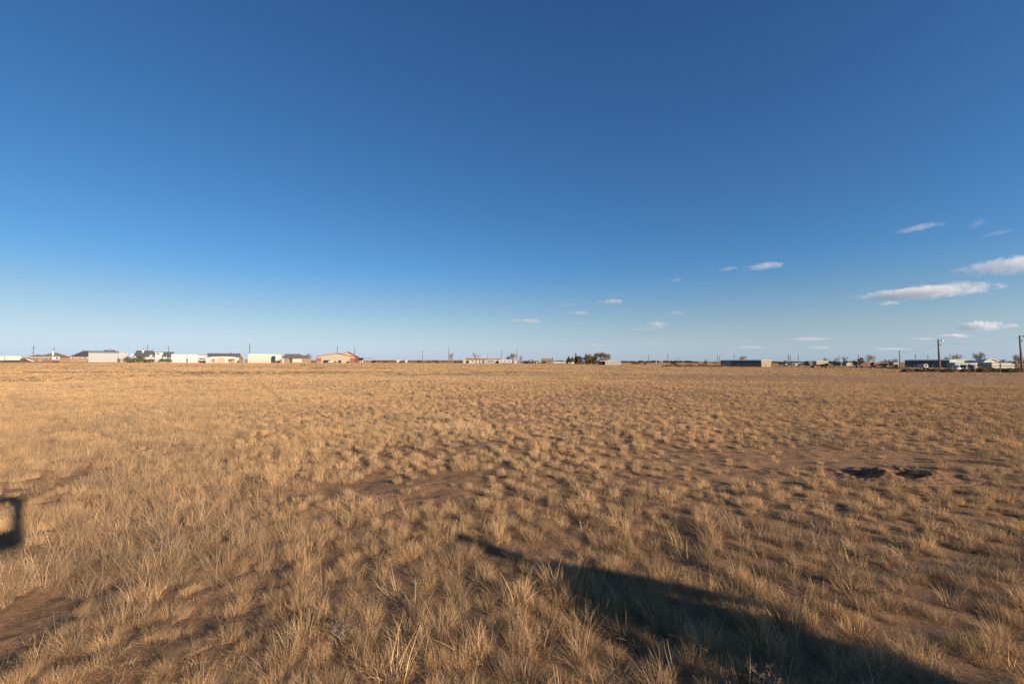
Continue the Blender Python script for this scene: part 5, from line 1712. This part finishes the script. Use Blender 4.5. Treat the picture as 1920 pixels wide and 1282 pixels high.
far_belt('far_tree_belt', 'low dark tree belt on the skyline past the cream shed', 1165, 1300, 676.2, 620, 201, n=9000)
far_belt('far_tree_belt', 'low grey scrub on the skyline between tan barn and dead tree', 697, 868, 675.2, 560, 202, M_TWIG, 7000)
far_belt('far_tree_belt', 'low dark tree belt on the skyline over the right-hand sheds', 1440, 1760, 677.0, 560, 203, n=14000)
far_belt('far_tree_belt', 'low dark tree belt on the skyline at the picture edge', 1860, 1990, 677.6, 560, 204, n=7000)
far_belt('far_tree_belt', 'thin dark belt on the skyline behind the mobile homes', 1036, 1070, 676.2, 600, 205, n=2500)
far_belt('far_tree_belt', 'thin tree belt on the skyline behind the brick houses', -120, 60, 672.4, 560, 206, n=6000)
fb = (('pair of grey bushes left of the plain lone pole', 783, 790, 673.0), ('grey rounded bush just past the plain lone pole', 797, 808, 673.6), ('flat far bush halfway to the dead tree', 816, 824, 674.8),
      ('small dark bush with something white beneath, before the dead tree', 818, 823, 675.4), ('far bush next to the cream end wall', 852, 858, 674.2), ('far brown bush touching the cream end wall', 862, 868, 674.8),
      ('small far bush just past the porch of the tan barn', 719, 726, 674.6), ('far bush a little past the porch, second one', 751, 757, 673.8))
for k, (l_, pa, pb, yt) in enumerate(fb):
    shrub(pa, pb, yt, 330, l_, M_TWIG if k % 2 else M_OLIVE, 500, seed=210 + k, leaf=.22, lumps=3)
for k, (pa, pb, yt, l_) in enumerate(((744, 752, 676.0, 'distant tiny cream house past the porch, longer one'), (760, 764, 676.2, 'distant tiny white house halfway to the lone pole'), (819, 823, 677.4, 'distant tiny white shed under the small dark bush'))):
    simple_shed(l_, pa, pb, yt, 330, M_CREAM, M_ROOFMETAL, 5, 'distant_house', 'house')
shrub(40, 47, 667.0, 262, 'dark brown bush between the cream trailers and the brick house', M_TWIG, 700, seed=230, lumps=3)
shrub(45, 50, 671.5, 255, 'small rusty bush at the corner of the brick house', M_REDWEED, 300, seed=231, lumps=2)


# ---------------------------------------------------------------- clouds: real, far off, volumes of lit vapour
def cloud_mat(name, dens):
    m = bpy.data.materials.new(name)
    m.use_nodes = True
    n = m.node_tree; n.nodes.clear()
    o = n.nodes.new('ShaderNodeOutputMaterial')
    v = n.nodes.new('ShaderNodeVolumePrincipled')
    v.inputs['Color'].default_value = (0.97, 0.97, 0.98, 1)
    v.inputs['Anisotropy'].default_value = 0.2
    tc = n.nodes.new('ShaderNodeTexCoord')
    no = n.nodes.new('ShaderNodeTexNoise')
    no.inputs['Scale'].default_value = 0.0075; no.inputs['Detail'].default_value = 7; no.inputs['Roughness'].default_value = 0.62
    n.links.new(tc.outputs['Object'], no.inputs['Vector'])
    # falls off towards the outside of the body (Generated runs 0..1 over its box)
    mp = n.nodes.new('ShaderNodeVectorMath'); mp.operation = 'MULTIPLY_ADD'
    mp.inputs[1].default_value = (2, 2, 2); mp.inputs[2].default_value = (-1, -1, -1)
    n.links.new(tc.outputs['Generated'], mp.inputs[0])
    ln = n.nodes.new('ShaderNodeVectorMath'); ln.operation = 'LENGTH'
    n.links.new(mp.outputs[0], ln.inputs[0])
    a = n.nodes.new('ShaderNodeMath'); a.operation = 'MULTIPLY_ADD'
    a.inputs[1].default_value = -0.31; a.inputs[2].default_value = 0.0
    n.links.new(ln.outputs['Value'], a.inputs[0])
    b = n.nodes.new('ShaderNodeMath'); b.operation = 'ADD'
    n.links.new(no.outputs['Fac'], b.inputs[0]); n.links.new(a.outputs[0], b.inputs[1])
    mr = n.nodes.new('ShaderNodeMapRange')
    mr.inputs['From Min'].default_value = 0.23; mr.inputs['From Max'].default_value = 0.40
    mr.inputs['To Min'].default_value = 0.0; mr.inputs['To Max'].default_value = dens
    n.links.new(b.outputs[0], mr.inputs['Value'])
    n.links.new(mr.outputs[0], v.inputs['Density'])
    n.links.new(v.outputs[0], o.inputs['Volume'])

    return m


def add_cloud(px, py, wpx, hpx, label, m, seed, tilt=0.0, alt=1400.0, group=None):
    d = ray(px, py).normalized()
    t = (alt - CAM_H) / d.z
    t = min(t, 42000.0)
    c = Vector((0, 0, CAM_H)) + d * t
    fwd = Vector((d.x, d.y, 0)).normalized(); right = Vector((fwd.y, -fwd.x, 0))
    k = t * (CM.transposed() @ d).z * -1 / FOC        # metres per pixel at that depth
    sx_, sz = wpx * k * .47, hpx * k * .60
    sy = min(sx_ * .6, 1500)
    g = np.random.default_rng(seed)
    bm = bmesh.new()
    bmesh.ops.create_icosphere(bm, subdivisions=4, radius=1.0)
    ph = g.uniform(0, 6.28, 8)
    for v in bm.verts:
        x, y, z = v.co
        r = 1 + .16 * math.sin(5 * x + ph[0]) * math.sin(4 * z + 3 * y + ph[1]) + .09 * math.sin(11 * x + ph[2] + 5 * z) + .05 * math.sin(19 * y + 13 * x + ph[3])
        zz = z * r
        if zz < 0: zz *= 0.55
        v.co = Vector((x * r * sx_, y * r * sy, zz * sz + x * sx_ * tilt * 0.55))
    me = bpy.data.meshes.new('cloud'); bm.to_mesh(me); bm.free()
    me.materials.append(m)
    o = bpy.data.objects.new('cloud', me); COL.objects.link(o)
    o.location = c
    o.rotation_euler = (0, 0, math.atan2(right.y, right.x))
    tag(o, label, 'cloud', group)
    return o


CM_THIN = cloud_mat('cloud_thin', 0.0011)
CM_MID = cloud_mat('cloud_mid', 0.0026)
CM_FULL = cloud_mat('cloud_full', 0.0032)
CL = [
    (1722, 429, 72, 13, 'upper small cloud, thin tail trailing down towards the picture middle', CM_MID, .12),
    (1833, 421, 38, 18, 'upper small rounded cloud with a curled top', CM_THIN, .1),
    (1871, 438, 62, 7, 'thin slanting streak cloud just below the curled one', CM_THIN, .1),
    (1895, 503, 190, 36, 'broad layered cloud cut by the picture edge', CM_MID, .06),
    (1728, 552, 226, 23, 'largest long flat cloud with a grey underside', CM_FULL, .04),
    (1785, 534, 76, 11, 'thin veil cloud lying over the largest flat cloud', CM_THIN, .03),
    (1664, 570, 38, 9, 'small bright puff hanging under the tip of the largest flat cloud', CM_FULL, 0),
    (1835, 615, 74, 22, 'bright heaped cloud above the yard-light poles', CM_FULL, -.02),
    (1893, 612, 32, 9, 'small cloud right beside the bright heaped one', CM_MID, 0),
    (1785, 631, 56, 9, 'faint low cloud over the blue building', CM_MID, -.05),
    (1732, 636, 46, 6, 'faint flat cloud over the far end of the blue building', CM_THIN, 0),
    (1668, 655, 60, 6, 'very faint low cloud above the tall dark pole', CM_THIN, 0),
    (1433, 501, 74, 15, 'lone bright double cloud high over the long dark shed', CM_FULL, .01),
    (1366, 505, 40, 9, 'pair of joined puffs beside the double cloud', CM_MID, -.02),
    (1333, 505, 14, 6, 'tiny puff at the end of the row by the double cloud', CM_THIN, 0),
    (1268, 526, 26, 8, 'small puff lower than the double cloud row', CM_MID, 0),
    (1249, 521, 12, 5, 'tiny puff touching the small lower puff', CM_THIN, 0),
    (1146, 567, 62, 10, 'elongated bright cloud in the middle sky', CM_MID, -.02),
    (1062, 572, 42, 6, 'thin pale streak beside the elongated bright cloud', CM_THIN, 0),
    (1082, 588, 46, 8, 'flat pale cloud just under the thin streak', CM_MID, .02),
    (984, 604, 70, 10, 'lowest bright cloud over the mobile homes', CM_MID, .01),
    (1265, 588, 44, 8, 'faint oval cloud over the cone-topped cedars', CM_THIN, 0),
    (1229, 611, 40, 17, 'puffy heaped cloud over the distant silos', CM_MID, -.05),
    (1206, 617, 60, 4, 'faint wisp stretching away from the puffy heaped cloud', CM_THIN, 0),
    (1110, 648, 60, 6, 'faint low streak over the bare tree row', CM_THIN, 0),
    (1222, 644, 28, 6, 'faint low puff over the dark pole', CM_THIN, 0),
    (1402, 652, 70, 6, 'faint low streak over the long dark shed', CM_THIN, .02),
    (1515, 637, 84, 9, 'low flat grey-white cloud over the distant white roofs', CM_THIN, .02),
    (1536, 653, 44, 8, 'low small cloud over the tan flat building', CM_THIN, 0),
]
for k, (px_, py_, w_, h_, l_, m_, t_) in enumerate(CL):
    add_cloud(px_, py_, w_, h_, l_, m_, 900 + k, t_)

# ---------------------------------------------------------------- behind the camera: unseen shapes added to throw the two shadows
A_S = Vector((-math.sin(R(SUN_AZ)), -math.cos(R(SUN_AZ)), 0))          # where shadows point

A_U = Vector((A_S.y, -A_S.x, 0))


def su(s_, u_, z_=0.0):
    v = A_S * s_ + A_U * u_; v.z = z_
    return v


TE = math.tan(R(SUN_EL))
# pipe frame added out of view, sized to cast the left-edge shadow
s0 = -1.6
root = empty('shadow_frame', su(s0, -.2), 0); tag(root, 'unseen steel pipe frame added behind the camera to cast a shadow', 'frame')
o0 = root.location
zt_ = (8.25 - s0) * TE; zb_ = (6.45 - s0) * TE


def fr(u_, z_):
    return su(s0, u_ + .08, z_) - o0


MB().tube([fr(-.75, zt_), fr(.07, zt_)], .05, 8).build('top_bar', M_STEEL, root)
MB().tube([fr(.07, zt_), fr(.04, zb_ - .05)], .045, 8).build('side_bar', M_STEEL, root)
MB().tube([fr(-.75, zt_), fr(-.75, zb_ - .05)], .045, 8).build('side_bar', M_STEEL, root)
MB().tube([fr(-.75, zb_), fr(.04, zb_)], .085, 8).build('bottom_bar', M_STEEL, root)
MB().tube([fr(-.36, -.2), fr(-.36, zb_)], .04, 8).build('post', M_STEEL, root)

# figure added out of view, elbows spread to cast the broad shadow
pc = su(-4.1, 3.0)
root = empty('person', pc, math.atan2(A_S.y, A_S.x) - math.pi / 2); tag(root, 'unseen figure added behind the camera, hands on hips, to cast a shadow', 'person')
J = {'pelvis': (0, 0, .96, .17), 'waist': (0, 0, 1.12, .155), 'chest': (0, .01, 1.34, .19), 'neck': (0, .01, 1.50, .065), 'headb': (0, .02, 1.58, .085), 'head': (0, .02, 1.68, .10), 'crown': (0, .01, 1.75, .07)}
for sd_, q in ((-1, 'l'), (1, 'r')):
    J[q + 'hip'] = (sd_ * .10, 0, .90, .12); J[q + 'knee'] = (sd_ * .16, .02, .50, .075); J[q + 'ank'] = (sd_ * .20, 0, .09, .05); J[q + 'toe'] = (sd_ * .23, .16, .04, .045)
    J[q + 'sho'] = (sd_ * .19, 0, 1.42, .075); J[q + 'elb'] = (sd_ * .52, -.05, 1.20, .055); J[q + 'wri'] = (sd_ * .24, .06, 1.04, .042)
E = [('pelvis', 'waist'), ('waist', 'chest'), ('chest', 'neck'), ('neck', 'headb'), ('headb', 'head'), ('head', 'crown')]
for q in 'lr':
    E += [('pelvis', q + 'hip'), (q + 'hip', q + 'knee'), (q + 'knee', q + 'ank'), (q + 'ank', q + 'toe'), ('chest', q + 'sho'), (q + 'sho', q + 'elb'), (q + 'elb', q + 'wri')]
for sd_, q in ((-1, 'l'), (1, 'r')):
    for k in range(4):
        J[q + 'f%d' % k] = (sd_ * (.21 - .012 * k), .10 + .008 * k, 1.03 - .02 * k, .012); J[q + 'g%d' % k] = (sd_ * (.15 - .005 * k), .17 - .01 * k, 1.0 - .022 * k, .009)
        E += [(q + 'wri', q + 'f%d' % k), (q + 'f%d' % k, q + 'g%d' % k)]
    J[q + 't'] = (sd_ * .24, -.02, 1.0, .012)
    E += [(q + 'wri', q + 't')]
names = list(J)
me = bpy.data.meshes.new('body'); me.from_pydata([J[k][:3] for k in names], [(names.index(a), names.index(b_)) for a, b_ in E], [])
ob = bpy.data.objects.new('body', me); COL.objects.link(ob); ob.parent = root
md = ob.modifiers.new('skin', 'SKIN')
for i, k in enumerate(names):
    sv = me.skin_vertices[0].data[i]; sv.radius = (J[k][3], J[k][3]); sv.use_root = (k == 'pelvis')
sb = ob.modifiers.new('sub', 'SUBSURF'); sb.levels = 1; sb.render_levels = 2
me.materials.append(mat('blue_grey_clothes', (0.10, 0.12, 0.16), 0.9, 0.15))

ct = MB()
ct.tube([(0, 0, .55), (0, 0, .8), (0, 0, 1.02), (0, 0, 1.22), (0, 0, 1.42)], [.52, .52, .46, .30, .17], 16)
ct.build('shadow_poncho', mat('dark_coat', (0.06, 0.055, 0.05), 0.95, 0.2), root, True)  # wide cape shape added to broaden the figure's cast shadow

# dead weeds among the near grass
for k, (px_, pyb, yt, l_) in enumerate(((1445, 1300, 1238, 'reddish twiggy dead weed low in the foreground beside the big shadow'), (1640, 1118, 1082, 'small brown dead weed with fine twigs in front of the burrow'),
                                        (640, 1210, 1160, 'small brown dead weed between bunch-grass tufts in the foreground'))):
    g0 = G(px_, pyb)
    branch_tree(px_, yt, g0.y, l_, 0.8, 300 + k, 'dead_weed', M_TWIG, 200, depth=4, trunk_r=.004, base=Vector((g0.x, g0.y, 0)))
for o in COL.objects:
    if o.get('category') == 'tree' and o.name.startswith('dead_weed'):
        o['category'] = 'weed'
        o.location.z = float(ground_full(o.location.x, o.location.y))
